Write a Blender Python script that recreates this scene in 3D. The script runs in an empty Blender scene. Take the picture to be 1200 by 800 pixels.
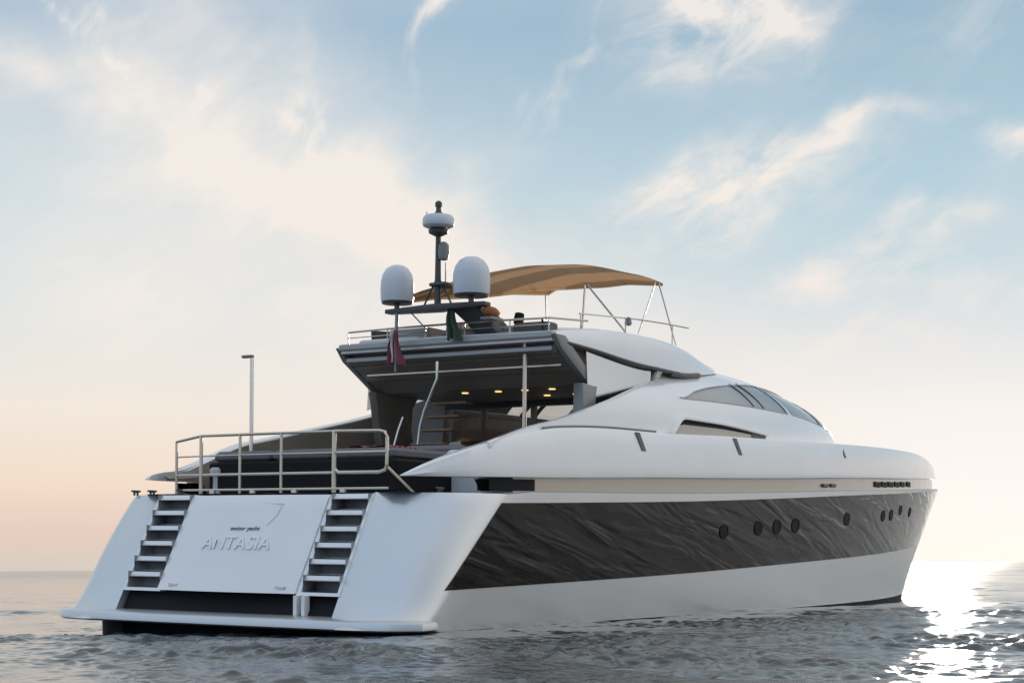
import bpy, bmesh, math, random
import numpy as np
from mathutils import Matrix, Vector, Euler

random.seed(7)
rng = np.random.default_rng(11)
S = bpy.context.scene
COL = S.collection
R = math.radians

# ------------------------------------------------------------------ camera
CAM_H = 0.92
cam_d = bpy.data.cameras.new("camera")
cam = bpy.data.objects.new("camera", cam_d)
COL.objects.link(cam)
cam.location = (0, 0, CAM_H)
cam.rotation_mode = 'XYZ'
cam.matrix_world = Matrix.Translation((0, 0, CAM_H)) @ Matrix.Rotation(R(90), 4, 'X') @ Matrix.Rotation(R(-0.58), 4, 'Z')
cam_d.sensor_width = 36.0
cam_d.lens = 1950.0 / 1200.0 * 36.0
cam_d.shift_x = 0.0
cam_d.shift_y = (663.0 - 400.0) / 1200.0
cam_d.clip_start = 0.1
cam_d.clip_end = 60000
S.camera = cam

# ------------------------------------------------------------------ light
SUN_AZ, SUN_EL = 14.4, 7.0          # azimuth clockwise from +Y, elevation
world = bpy.data.worlds.new("World")
S.world = world
world.use_nodes = True
wn, wl = world.node_tree.nodes, world.node_tree.links
wn.clear()


def N(nodes, typ, **kw):
    n = nodes.new(typ)
    for k, v in kw.items():
        setattr(n, k, v)
    return n


def math_node(nodes, links, op, a, b=None, c=None, clamp=False):
    n = nodes.new('ShaderNodeMath')
    n.operation = op
    n.use_clamp = clamp
    for i, v in enumerate((a, b, c)):
        if v is None:
            continue
        if isinstance(v, (int, float)):
            n.inputs[i].default_value = v
        else:
            links.new(v, n.inputs[i])
    return n.outputs[0]


def mix_rgb(nodes, links, fac, a, b, blend='MIX'):
    n = nodes.new('ShaderNodeMix')
    n.data_type = 'RGBA'
    n.blend_type = blend
    for sock, v in ((n.inputs[0], fac), (n.inputs[6], a), (n.inputs[7], b)):
        if isinstance(v, (int, float)):
            sock.default_value = v
        elif isinstance(v, tuple):
            sock.default_value = v if len(v) == 4 else (*v, 1)
        else:
            links.new(v, sock)
    return n.outputs[2]


def build_world():
    n, l = wn, wl
    M = lambda op, a, b=None, c=None, clamp=False: math_node(n, l, op, a, b, c, clamp)
    sky = N(n, 'ShaderNodeTexSky', sky_type='NISHITA', sun_disc=False)
    sky.sun_elevation = R(SUN_EL)
    sky.sun_rotation = R(SUN_AZ)
    sky.altitude = 0
    sky.air_density = 1.0
    sky.dust_density = 0.6
    sky.ozone_density = 2.0
    tc = N(n, 'ShaderNodeTexCoord')
    sep = N(n, 'ShaderNodeSeparateXYZ')
    l.new(tc.outputs['Generated'], sep.inputs[0])
    X, Y, Z = sep.outputs
    az = M('MULTIPLY', M('ARCTAN2', X, Y), 57.2958)
    el = M('MULTIPLY', M('ARCSINE', Z), 57.2958)
    # pastel sky: tone the sky texture with elevation and azimuth
    hs = N(n, 'ShaderNodeHueSaturation')
    hs.inputs['Saturation'].default_value = 0.5
    l.new(sky.outputs[0], hs.inputs['Color'])
    base = hs.outputs[0]
    # soft high haze: elevation ramps, warmer away from the sun and whiter below it
    def ramp(stops):
        r = N(n, 'ShaderNodeValToRGB')
        e = r.color_ramp
        l.new(M('DIVIDE', el, 50.0, clamp=True), r.inputs[0])
        while len(e.elements) > 1:
            e.elements.remove(e.elements[-1])
        e.elements[0].position, e.elements[0].color = stops[0][0] / 50.0, (*stops[0][1], 1)
        for p, c in stops[1:]:
            k = e.elements.new(p / 50.0)
            k.color = (*c, 1)
        return r.outputs[0]
    cool = ramp([(0, (.66, .59, .53)), (1.4, (.80, .61, .52)), (3.0, (.91, .73, .60)), (5.5, (.90, .82, .73)), (9, (.74, .79, .80)), (13, (.60, .71, .77)),
                 (18, (.41, .54, .67)), (26, (.60, .66, .71)), (50, (.68, .71, .75))])
    warm = ramp([(0, (.80, .77, .74)), (2, (.82, .80, .79)), (5, (.83, .81, .80)), (8, (.64, .70, .74)), (10.5, (.48, .63, .71)), (13, (.40, .58, .69)),
                 (18, (.29, .46, .60)), (26, (.60, .66, .71)), (50, (.68, .71, .75))])
    hazec = mix_rgb(n, l, M('MULTIPLY_ADD', az, 1 / 26.0, 0.5, clamp=True), cool, warm)
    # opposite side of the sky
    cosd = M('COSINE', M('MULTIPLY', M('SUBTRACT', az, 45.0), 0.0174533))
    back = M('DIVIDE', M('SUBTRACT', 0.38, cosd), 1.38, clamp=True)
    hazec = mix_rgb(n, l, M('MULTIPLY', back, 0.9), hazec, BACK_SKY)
    # added glow in the unseen sky off the starboard beam, lights the sides
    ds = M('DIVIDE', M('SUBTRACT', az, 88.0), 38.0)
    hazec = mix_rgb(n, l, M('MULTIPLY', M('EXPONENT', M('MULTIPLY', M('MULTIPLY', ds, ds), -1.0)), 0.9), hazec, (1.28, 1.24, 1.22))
    # added grey blue patch low in the unseen sky astern, darkens the quarter
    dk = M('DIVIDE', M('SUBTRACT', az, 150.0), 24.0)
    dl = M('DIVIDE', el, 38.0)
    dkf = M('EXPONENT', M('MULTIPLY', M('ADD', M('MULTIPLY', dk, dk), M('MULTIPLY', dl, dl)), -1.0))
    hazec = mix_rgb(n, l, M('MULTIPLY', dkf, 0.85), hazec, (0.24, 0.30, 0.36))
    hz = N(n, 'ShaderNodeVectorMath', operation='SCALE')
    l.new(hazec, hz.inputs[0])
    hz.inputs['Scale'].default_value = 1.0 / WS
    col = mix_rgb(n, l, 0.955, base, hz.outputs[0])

    # ---- clouds: streaky noise on the sky sphere, gathered in a few banks
    def noise(scale, sx, sy, rot, detail, rough, dist, off=(0, 0)):
        cx = N(n, 'ShaderNodeCombineXYZ')
        l.new(M('ADD', az, off[0]), cx.inputs[0])
        l.new(M('ADD', el, off[1]), cx.inputs[1])
        mp = N(n, 'ShaderNodeMapping', vector_type='TEXTURE')
        mp.inputs['Rotation'].default_value = (0, 0, R(rot))
        mp.inputs['Scale'].default_value = (sx, sy, 1)
        l.new(cx.outputs[0], mp.inputs[0])
        t = N(n, 'ShaderNodeTexNoise')
        t.inputs['Scale'].default_value = scale
        t.inputs['Detail'].default_value = detail
        t.inputs['Roughness'].default_value = rough
        t.inputs['Distortion'].default_value = dist
        l.new(mp.outputs[0], t.inputs['Vector'])
        return t.outputs[0]
    n1 = noise(0.55, 1.9, 0.8, 24, 9, 0.62, 0.5, (3.1, 7.7))
    n2 = noise(0.55, 1.6, 0.7, 62, 8, 0.60, 0.6, (13.4, 2.2))
    n3 = noise(0.16, 1.5, 1.0, 12, 5, 0.5, 0.4, (1.0, 4.0))
    wx = M('MULTIPLY', M('SUBTRACT', noise(0.22, 1, 1, 0, 4, 0.5, 0.0, (5, 9)), 0.5), 7.0)
    wy = M('MULTIPLY', M('SUBTRACT', noise(0.22, 1, 1, 0, 4, 0.5, 0.0, (25, 19)), 0.5), 5.0)
    azw, elw = M('ADD', az, wx), M('ADD', el, wy)

    def blob(a0, e0, ra, re, rot, amp):
        c, s = math.cos(R(rot)), math.sin(R(rot))
        dx, dy = M('SUBTRACT', azw, a0), M('SUBTRACT', elw, e0)
        u = M('DIVIDE', M('ADD', M('MULTIPLY', dx, c), M('MULTIPLY', dy, s)), ra)
        v = M('DIVIDE', M('SUBTRACT', M('MULTIPLY', dy, c), M('MULTIPLY', dx, s)), re)
        q = M('EXPONENT', M('MULTIPLY', M('ADD', M('MULTIPLY', u, u), M('MULTIPLY', v, v)), -1.0))
        return M('MULTIPLY', q, amp)

    def total(lst):
        t = None
        for b in lst:
            q = blob(*b)
            t = q if t is None else M('ADD', t, q)
        return t
    soft = total(SOFT)
    crisp = total(CRISP)
    wisp = total(WISP)
    f1 = M('MULTIPLY', crisp, M('SMOOTH_MIN', 1.0, M('MULTIPLY', M('SUBTRACT', n1, 0.33), 3.2), 0.2), clamp=True)
    f2 = M('MULTIPLY', wisp, M('MULTIPLY', M('SUBTRACT', n2, 0.40), 3.6), clamp=True)
    f0 = M('MULTIPLY', soft, M('MULTIPLY_ADD', n1, 1.0, M('MULTIPLY', n3, 0.5)), clamp=True)
    gen = M('MULTIPLY', M('MULTIPLY', M('SUBTRACT', n3, 0.47), 2.2, clamp=True), M('SUBTRACT', n1, 0.2), clamp=True)
    low = M('GREATER_THAN', el, 0.0)
    f = M('ADD', M('MAXIMUM', f1, f0), f2)
    f = M('ADD', f, M('MULTIPLY', gen, 0.95))
    f = M('MULTIPLY', M('MINIMUM', f, 0.9), low, clamp=True)
    cl = mix_rgb(n, l, M('DIVIDE', el, 18.0, clamp=True), (1.0, 0.86, 0.76), (0.92, 0.86, 0.80))
    cl = mix_rgb(n, l, M('MULTIPLY', back, 0.9), cl, (0.70, 0.76, 0.84))
    cs = N(n, 'ShaderNodeVectorMath', operation='SCALE')
    l.new(cl, cs.inputs[0])
    cs.inputs['Scale'].default_value = 1.0 / WS
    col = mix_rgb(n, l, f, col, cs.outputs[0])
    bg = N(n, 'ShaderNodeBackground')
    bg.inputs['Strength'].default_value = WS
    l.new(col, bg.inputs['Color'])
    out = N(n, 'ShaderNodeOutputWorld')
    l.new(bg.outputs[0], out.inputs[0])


WS = 0.10
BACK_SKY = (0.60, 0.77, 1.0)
# cloud banks as (azimuth, elevation, half width, half height, tilt, strength), degrees
SOFT = [(-10, 14.0, 5.0, 2.6, -22, 0.85), (-4.5, 11.6, 5.5, 1.7, -20, 0.95), (-2.0, 9.0, 8.0, 3.2, -12, 0.8), (-13, 9.5, 5.0, 3.0, -30, 0.45),
        (-16, 16.0, 5, 1.0, 0, 0.6), (-10, 17.5, 3.5, 1.6, -30, 0.5), (10, 6.0, 7, 2.5, 0, 0.35)]
CRISP = [(7.2, 18.0, 2.7, 1.5, 10, 0.9), (9.6, 17.6, 1.5, 1.0, -50, 0.6), (8.4, 12.8, 4.2, 1.2, 14, 0.95), (11.8, 14.2, 2.2, 0.5, 12, 0.9),
         (17.2, 14.0, 1.6, 0.8, -10, 0.9), (17.0, 18.2, 1.5, 1.3, 20, 0.4), (10.5, 9.6, 2.6, 0.7, 5, 0.8), (15.0, 9.0, 2.4, 0.45, -3, 0.85), (12.5, 7.4, 4.5, 0.7, 2, 0.6),
         (13.8, 10.6, 2.0, 0.6, 12, 0.7), (6, 12, 2.0, 0.8, 20, 0.5)]
WISP = [(-2.3, 18.6, 1.9, 0.45, 62, 1.0), (2.6, 18.4, 0.9, 0.25, 84, 0.9), (2.2, 16.2, 1.8, 0.35, 48, 0.8), (-14.6, 18.2, 2.3, 0.35, -56, 0.8),
        (-9.9, 14.8, 1.9, 0.35, 78, 0.7), (-7.2, 15.0, 1.6, 0.3, 105, 0.7)]
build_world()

sun_d = bpy.data.lights.new("sun", 'SUN')
sun_d.energy = 2.0
sun_d.angle = R(1.0)
sun_d.color = (1.0, 0.86, 0.68)
sun = bpy.data.objects.new("sun", sun_d)
COL.objects.link(sun)
sdir = Vector((math.sin(R(SUN_AZ)) * math.cos(R(SUN_EL)), math.cos(R(SUN_AZ)) * math.cos(R(SUN_EL)), math.sin(R(SUN_EL))))
sun.rotation_euler = sdir.to_track_quat('Z', 'Y').to_euler()
sun.location = sdir * 200

S.view_settings.view_transform = 'Standard'
S.view_settings.look = 'None'
S.view_settings.exposure = 0.0
S.view_settings.gamma = 1.0
S.render.engine = 'CYCLES'
S.cycles.max_bounces = 8
S.cycles.transparent_max_bounces = 12
S.cycles.use_denoising = True

# ------------------------------------------------------------------ materials


def material(name, color, rough=0.4, metal=0.0, var=0.06, vscale=3.0, bump=0.0, bscale=40.0, coat=0.0, rvar=0.08, spec=0.5):
    m = bpy.data.materials.new(name)
    m.use_nodes = True
    n, l = m.node_tree.nodes, m.node_tree.links
    b = n['Principled BSDF']
    b.inputs['Roughness'].default_value = rough
    b.inputs['Metallic'].default_value = metal
    b.inputs['Coat Weight'].default_value = coat
    b.inputs['Coat Roughness'].default_value = 0.06
    b.inputs['Specular IOR Level'].default_value = spec
    tc = n.new('ShaderNodeTexCoord')
    t = n.new('ShaderNodeTexNoise')
    t.inputs['Scale'].default_value = vscale
    t.inputs['Detail'].default_value = 6
    l.new(tc.outputs['Object'], t.inputs['Vector'])
    r = n.new('ShaderNodeMapRange')
    r.inputs[3].default_value = 1 - var * 2
    r.inputs[4].default_value = 1 + var * 2
    l.new(t.outputs[0], r.inputs[0])
    v = n.new('ShaderNodeVectorMath')
    v.operation = 'SCALE'
    v.inputs[0].default_value = color
    l.new(r.outputs[0], v.inputs['Scale'])
    l.new(v.outputs[0], b.inputs['Base Color'])
    r2 = n.new('ShaderNodeMapRange')
    r2.inputs[3].default_value = max(0.01, rough - rvar)
    r2.inputs[4].default_value = rough + rvar
    l.new(t.outputs[0], r2.inputs[0])
    l.new(r2.outputs[0], b.inputs['Roughness'])
    if bump > 0:
        t2 = n.new('ShaderNodeTexNoise')
        t2.inputs['Scale'].default_value = bscale
        t2.inputs['Detail'].default_value = 4
        l.new(tc.outputs['Object'], t2.inputs['Vector'])
        bp = n.new('ShaderNodeBump')
        bp.inputs['Strength'].default_value = bump
        bp.inputs['Distance'].default_value = 0.02
        l.new(t2.outputs[0], bp.inputs['Height'])
        l.new(bp.outputs[0], b.inputs['Normal'])
    return m


M = {}
M['gel'] = material('white_gelcoat', (0.82, 0.82, 0.82), 0.22, var=0.03, vscale=1.2, coat=0.5, bump=0.05, bscale=1.6)
M['gel_grey'] = material('pale_grey_gelcoat', (0.55, 0.57, 0.60), 0.3, var=0.03, coat=0.3)
M['silver'] = material('silver_paint', (0.42, 0.43, 0.44), 0.3, metal=0.35, var=0.04, coat=0.3)
M['lip'] = material('light_grey_edge', (0.40, 0.41, 0.40), 0.35, var=0.05)
M['wood'] = material('varnished_wood', (0.17, 0.095, 0.05), 0.35, var=0.2, vscale=4, coat=0.3)
M['steel'] = material('polished_steel', (0.62, 0.60, 0.56), 0.22, metal=1.0, var=0.03)
M['steel_dull'] = material('brushed_steel', (0.60, 0.53, 0.44), 0.34, metal=0.9, var=0.05)
M['dark'] = material('dark_grey_paint', (0.060, 0.062, 0.062), 0.45, var=0.1)
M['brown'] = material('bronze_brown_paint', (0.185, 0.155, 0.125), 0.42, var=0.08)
M['tread'] = material('grey_step_pad', (0.30, 0.305, 0.31), 0.55, var=0.15, vscale=9)
M['grey'] = material('warm_grey_paint', (0.22, 0.22, 0.21), 0.4, var=0.06)
M['black'] = material('black_rubber', (0.010, 0.010, 0.011), 0.6, var=0.1, spec=0.15)
M['cushion'] = material('charcoal_cushion', (0.14, 0.13, 0.145), 0.8, var=0.12, vscale=8, bump=0.3, bscale=60)
M['cushion_light'] = material('beige_cushion', (0.42, 0.36, 0.30), 0.85, var=0.08, vscale=8, bump=0.3, bscale=60)
M['teak'] = material('teak', (0.20, 0.125, 0.07), 0.55, var=0.18, vscale=6)
M['band'] = material('beige_band', (0.36, 0.31, 0.25), 0.25, metal=0.2, var=0.05, coat=0.4)
M['dome'] = material('radome_plastic', (0.62, 0.65, 0.70), 0.35, var=0.03)
M['red'] = material('red_cloth', (0.26, 0.07, 0.085), 0.85, var=0.15, vscale=10)
M['green'] = material('green_cloth', (0.055, 0.095, 0.06), 0.85, var=0.15, vscale=10)
M['orange'] = material('orange_cover', (0.30, 0.10, 0.03), 0.75, var=0.15, vscale=12)
M['pink'] = material('terracotta_cushion', (0.34, 0.17, 0.12), 0.85, var=0.1, vscale=8)
M['blue'] = material('navy_cushion', (0.02, 0.03, 0.12), 0.85, var=0.1, vscale=8)
M['letter'] = material('chrome_letters', (0.80, 0.81, 0.83), 0.3, metal=0.35, var=0.05)
M['ink'] = material('grey_lettering', (0.16, 0.18, 0.22), 0.5, var=0.05)
M['white_cloth'] = material('white_cloth', (0.62, 0.60, 0.60), 0.9, var=0.05)


def panel_material():
    m = material('black_gloss_panel', (0.0145, 0.012, 0.011), 0.07, var=0.2, vscale=2.0, coat=0.0, rvar=0.03, spec=0.15)
    n, l = m.node_tree.nodes, m.node_tree.links
    b = n['Principled BSDF']
    tc = n.new('ShaderNodeTexCoord')
    mp = n.new('ShaderNodeMapping')
    mp.vector_type = 'TEXTURE'
    mp.inputs['Rotation'].default_value = (0, R(12), 0)
    mp.inputs['Scale'].default_value = (3.0, 1.0, 0.42)
    l.new(tc.outputs['Object'], mp.inputs[0])
    t = n.new('ShaderNodeTexNoise')
    t.inputs['Scale'].default_value = 1.25
    t.inputs['Detail'].default_value = 2.2
    t.inputs['Distortion'].default_value = 0.8
    l.new(mp.outputs[0], t.inputs[0])
    bp = n.new('ShaderNodeBump')
    bp.inputs['Strength'].default_value = 0.58
    bp.inputs['Distance'].default_value = 0.05
    l.new(t.outputs[0], bp.inputs['Height'])
    l.new(bp.outputs[0], b.inputs['Normal'])
    return m


M['panel'] = panel_material()


def hull_material():
    m = material('silver_white_hull_paint', (0.62, 0.64, 0.655), 0.34, metal=0.68, var=0.03, vscale=0.8, coat=0.5, bump=0.08, bscale=0.9)
    n, l = m.node_tree.nodes, m.node_tree.links
    b = n['Principled BSDF']
    src = b.inputs['Base Color'].links[0].from_socket
    tc = n.new('ShaderNodeTexCoord')
    sp = n.new('ShaderNodeSeparateXYZ')
    l.new(tc.outputs['Object'], sp.inputs[0])
    lt = math_node(n, l, 'LESS_THAN', sp.outputs[2], 0.125)
    c = mix_rgb(n, l, lt, src, (0.012, 0.013, 0.016))
    l.new(c, b.inputs['Base Color'])
    l.new(math_node(n, l, 'MULTIPLY_ADD', lt, -0.2, 0.2), b.inputs['Coat Weight'])
    l.new(math_node(n, l, 'MULTIPLY_ADD', lt, 0.36, 0.34), b.inputs['Roughness'])
    return m


M['hull'] = hull_material()


def glass_material(name, tint, alpha, rough=0.03):
    m = bpy.data.materials.new(name)
    m.use_nodes = True
    n, l = m.node_tree.nodes, m.node_tree.links
    n.clear()
    o = n.new('ShaderNodeOutputMaterial')
    tr = n.new('ShaderNodeBsdfTransparent')
    tr.inputs[0].default_value = (*tint, 1)
    gl = n.new('ShaderNodeBsdfGlossy')
    gl.inputs['Roughness'].default_value = rough
    ge = n.new('ShaderNodeNewGeometry')
    dt = n.new('ShaderNodeVectorMath')
    dt.operation = 'DOT_PRODUCT'
    l.new(ge.outputs['Normal'], dt.inputs[0])
    l.new(ge.outputs['Incoming'], dt.inputs[1])
    c = math_node(n, l, 'SUBTRACT', 1.0, math_node(n, l, 'ABSOLUTE', dt.outputs['Value']), clamp=True)
    f = math_node(n, l, 'MULTIPLY_ADD', math_node(n, l, 'POWER', c, 5.0), 1.0 - alpha, alpha, clamp=True)
    mx = n.new('ShaderNodeMixShader')
    l.new(f, mx.inputs[0])
    l.new(tr.outputs[0], mx.inputs[1])
    l.new(gl.outputs[0], mx.inputs[2])
    l.new(mx.outputs[0], o.inputs[0])
    return m


M['glass'] = glass_material('clear_glass', (0.80, 0.84, 0.86), 0.42)
M['glass_mirror'] = glass_material('reflective_glass', (0.80, 0.84, 0.86), 0.60)
M['glass_dark'] = glass_material('tinted_glass', (0.78, 0.78, 0.76), 0.40)


def canvas_material():
    m = material('tan_canvas', (0.62, 0.40, 0.21), 0.85, var=0.06, vscale=5, bump=0.15, bscale=120)
    n, l = m.node_tree.nodes, m.node_tree.links
    b = n['Principled BSDF']
    # sun shines through the cloth
    o = n['Material Output']
    tl = n.new('ShaderNodeBsdfTranslucent')
    src = b.inputs['Base Color'].links[0].from_socket
    tc = n.new('ShaderNodeTexCoord')
    sp = n.new('ShaderNodeSeparateXYZ')
    l.new(tc.outputs['Object'], sp.inputs[0])
    band = math_node(n, l, 'SINE', math_node(n, l, 'MULTIPLY_ADD', sp.outputs[1], 11.0, 0.6))
    band = math_node(n, l, 'MULTIPLY_ADD', math_node(n, l, 'MULTIPLY', band, 6.0, clamp=True), 0.45, 0.68)
    sc = n.new('ShaderNodeVectorMath')
    sc.operation = 'SCALE'
    l.new(src, sc.inputs[0])
    l.new(band, sc.inputs['Scale'])
    src = sc.outputs[0]
    l.new(src, b.inputs['Base Color'])
    l.new(src, tl.inputs[0])
    mx = n.new('ShaderNodeMixShader')
    mx.inputs[0].default_value = 0.55
    l.new(b.outputs[0], mx.inputs[1])
    l.new(tl.outputs[0], mx.inputs[2])
    l.new(mx.outputs[0], o.inputs[0])
    return m


M['canvas'] = canvas_material()


def lamp_material():
    m = bpy.data.materials.new('warm_lamp')
    m.use_nodes = True
    b = m.node_tree.nodes['Principled BSDF']
    b.inputs['Base Color'].default_value = (0.8, 0.7, 0.4, 1)
    b.inputs['Emission Color'].default_value = (1.0, 0.72, 0.25, 1)
    b.inputs['Emission Strength'].default_value = 1.4
    return m


M['lamp'] = lamp_material()


def water_material():
    m = bpy.data.materials.new('sea_water')
    m.use_nodes = True
    n, l = m.node_tree.nodes, m.node_tree.links
    b = n['Principled BSDF']
    b.inputs['Base Color'].default_value = (0.034, 0.044, 0.045, 1)
    b.inputs['IOR'].default_value = 1.45
    tc = n.new('ShaderNodeTexCoord')
    # ripples too fine to model far out: the surface gets rougher with distance from the yacht
    ln = n.new('ShaderNodeVectorMath')
    ln.operation = 'LENGTH'
    l.new(tc.outputs['Object'], ln.inputs[0])
    mr = n.new('ShaderNodeMapRange')
    mr.inputs[1].default_value = 25
    mr.inputs[2].default_value = 260
    mr.inputs[3].default_value = 0.07
    mr.inputs[4].default_value = 0.17
    l.new(ln.outputs['Value'], mr.inputs[0])
    l.new(mr.outputs[0], b.inputs['Roughness'])

    def nz(scale, sx, sy, rot, detail):
        mp = n.new('ShaderNodeMapping')
        mp.inputs['Rotation'].default_value = (0, 0, R(rot))
        mp.inputs['Scale'].default_value = (sx, sy, 1)
        l.new(tc.outputs['Object'], mp.inputs[0])
        t = n.new('ShaderNodeTexNoise')
        t.inputs['Scale'].default_value = scale
        t.inputs['Detail'].default_value = detail
        t.inputs['Distortion'].default_value = 0.3
        l.new(mp.outputs[0], t.inputs[0])
        return t.outputs[0]
    h = math_node(n, l, 'MULTIPLY_ADD', nz(5.0, 0.8, 1.2, 15, 5), 1.0, math_node(n, l, 'MULTIPLY', nz(14.0, 0.8, 1.2, -20, 4), 0.35))
    bp = n.new('ShaderNodeBump')
    bp.inputs['Strength'].default_value = 0.4
    bp.inputs['Distance'].default_value = 0.03
    l.new(h, bp.inputs['Height'])
    l.new(bp.outputs[0], b.inputs['Normal'])
    return m


M['water'] = water_material()

# ------------------------------------------------------------------ mesh helpers


def tag(o, label=None, cat=None, group=None, kind=None):
    if label:
        o['label'] = label
    if cat:
        o['category'] = cat
    if group:
        o['group'] = group
    if kind:
        o['kind'] = kind
    return o


class MB:
    """collects vertices and faces for ONE mesh object"""

    def __init__(self):
        self.v, self.f = [], []

    def add(self, vs, fs):
        k = len(self.v)
        self.v += [tuple(map(float, p)) for p in vs]
        self.f += [tuple(i + k for i in f) for f in fs]
        return self

    def grid(self, G, close_u=False, close_v=False, skip=None):
        G = np.asarray(G, float)
        a, b = G.shape[:2]
        fs = []
        for i in range(a if close_u else a - 1):
            for j in range(b if close_v else b - 1):
                if skip and skip(i, j):
                    continue
                i2, j2 = (i + 1) % a, (j + 1) % b
                fs.append((i * b + j, i2 * b + j, i2 * b + j2, i * b + j2))
        return self.add(G.reshape(-1, 3), fs)

    def loft(self, rings, caps=True):
        """closed rings of equal length"""
        G = np.asarray(rings, float)
        a, b = G.shape[:2]
        self.grid(G, close_v=True)
        k = len(self.v) - a * b
        if caps:
            self.f.append(tuple(range(k + b - 1, k - 1, -1)))
            self.f.append(tuple(range(k + (a - 1) * b, k + a * b)))
        return self

    def prism(self, prof, axis, a, b):
        """polygon profile extruded along an axis; profile gives the two other coordinates in xyz order"""
        def pt(p, t):
            q = list(p)
            q.insert(axis, t)
            return q
        return self.loft([[pt(p, a) for p in prof], [pt(p, b) for p in prof]])

    def box(self, x0, x1, y0, y1, z0, z1, c=0.0):
        if c <= 0:
            return self.prism([(x0, y0), (x1, y0), (x1, y1), (x0, y1)], 2, z0, z1)
        p = lambda d: [(x0 + d, y0), (x1 - d, y0), (x1, y0 + d), (x1, y1 - d), (x1 - d, y1), (x0 + d, y1), (x0, y1 - d), (x0, y0 + d)]
        def ring(d, z, ins):
            q = [(x0 + ins + d, y0 + ins), (x1 - ins - d, y0 + ins), (x1 - ins, y0 + ins + d), (x1 - ins, y1 - ins - d), (x1 - ins - d, y1 - ins),
                 (x0 + ins + d, y1 - ins), (x0 + ins, y1 - ins - d), (x0 + ins, y0 + ins + d)]
            return [(u, v, z) for u, v in q]
        return self.loft([ring(c, z0, c), ring(c, z0 + c, 0), ring(c, z1 - c, 0), ring(c, z1, c)])

    def tube(self, pts, r, n=8, closed=False):
        pts = [Vector(p) for p in pts]
        rs = r if isinstance(r, (list, tuple)) else [r] * len(pts)
        rings = []
        for i, p in enumerate(pts):
            a = pts[i - 1] if i > 0 else (pts[-1] if closed else p)
            b = pts[(i + 1) % len(pts)] if (i < len(pts) - 1 or closed) else p
            d = (b - a).normalized()
            up = Vector((0, 0, 1)) if abs(d.z) < 0.9 else Vector((1, 0, 0))
            s = d.cross(up).normalized()
            t = s.cross(d).normalized()
            rings.append([p + s * (rs[i] * math.cos(2 * math.pi * k / n)) + t * (rs[i] * math.sin(2 * math.pi * k / n)) for k in range(n)])
        if closed:
            self.grid(rings, close_u=True, close_v=True)
            return self
        return self.loft(rings)

    def lathe(self, prof, c, n=24, axis=(0, 0, 1)):
        q = Vector((0, 0, 1)).rotation_difference(Vector(axis))
        rings = []
        for r, z in prof:
            rings.append([Vector(c) + q @ Vector((max(r, 1e-4) * math.cos(2 * math.pi * k / n), max(r, 1e-4) * math.sin(2 * math.pi * k / n), z)) for k in range(n)])
        return self.loft(rings)

    def build(self, name, mat, parent=None, smooth=35, bevel=0.0, mats=None):
        me = bpy.data.meshes.new(name)
        me.from_pydata(self.v, [], self.f)
        bm = bmesh.new()
        bm.from_mesh(me)
        bmesh.ops.remove_doubles(bm, verts=bm.verts, dist=1e-5)
        bmesh.ops.recalc_face_normals(bm, faces=bm.faces)
        if bevel > 0:
            ed = [e for e in bm.edges if len(e.link_faces) == 2 and e.calc_face_angle(0) > R(30)]
            bmesh.ops.bevel(bm, geom=ed, offset=bevel, segments=2, profile=0.5, affect='EDGES')
        bm.to_mesh(me)
        bm.free()
        me.materials.append(mat)
        if smooth:
            me.shade_smooth()
            me.set_sharp_from_angle(angle=R(smooth))
        o = bpy.data.objects.new(name, me)
        COL.objects.link(o)
        if parent:
            o.parent = parent
        return o


def itp(x, xs, ys):
    """smooth monotone-ish (pchip) interpolation"""
    xs, ys = np.asarray(xs, float), np.asarray(ys, float)
    x = np.clip(x, xs[0], xs[-1])
    h = np.diff(xs)
    d = np.diff(ys) / h
    m = np.zeros(len(xs))
    for i in range(1, len(xs) - 1):
        if d[i - 1] * d[i] > 0:
            w1, w2 = 2 * h[i] + h[i - 1], h[i] + 2 * h[i - 1]
            m[i] = (w1 + w2) / (w1 / d[i - 1] + w2 / d[i])
    m[0], m[-1] = d[0], d[-1]
    i = np.clip(np.searchsorted(xs, x, 'right') - 1, 0, len(h) - 1)
    t = (x - xs[i]) / h[i]
    r = (ys[i] * (1 + 2 * t) * (1 - t) ** 2 + h[i] * m[i] * t * (1 - t) ** 2 + ys[i + 1] * t * t * (3 - 2 * t) + h[i] * m[i + 1] * t * t * (t - 1))
    return r


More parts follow.
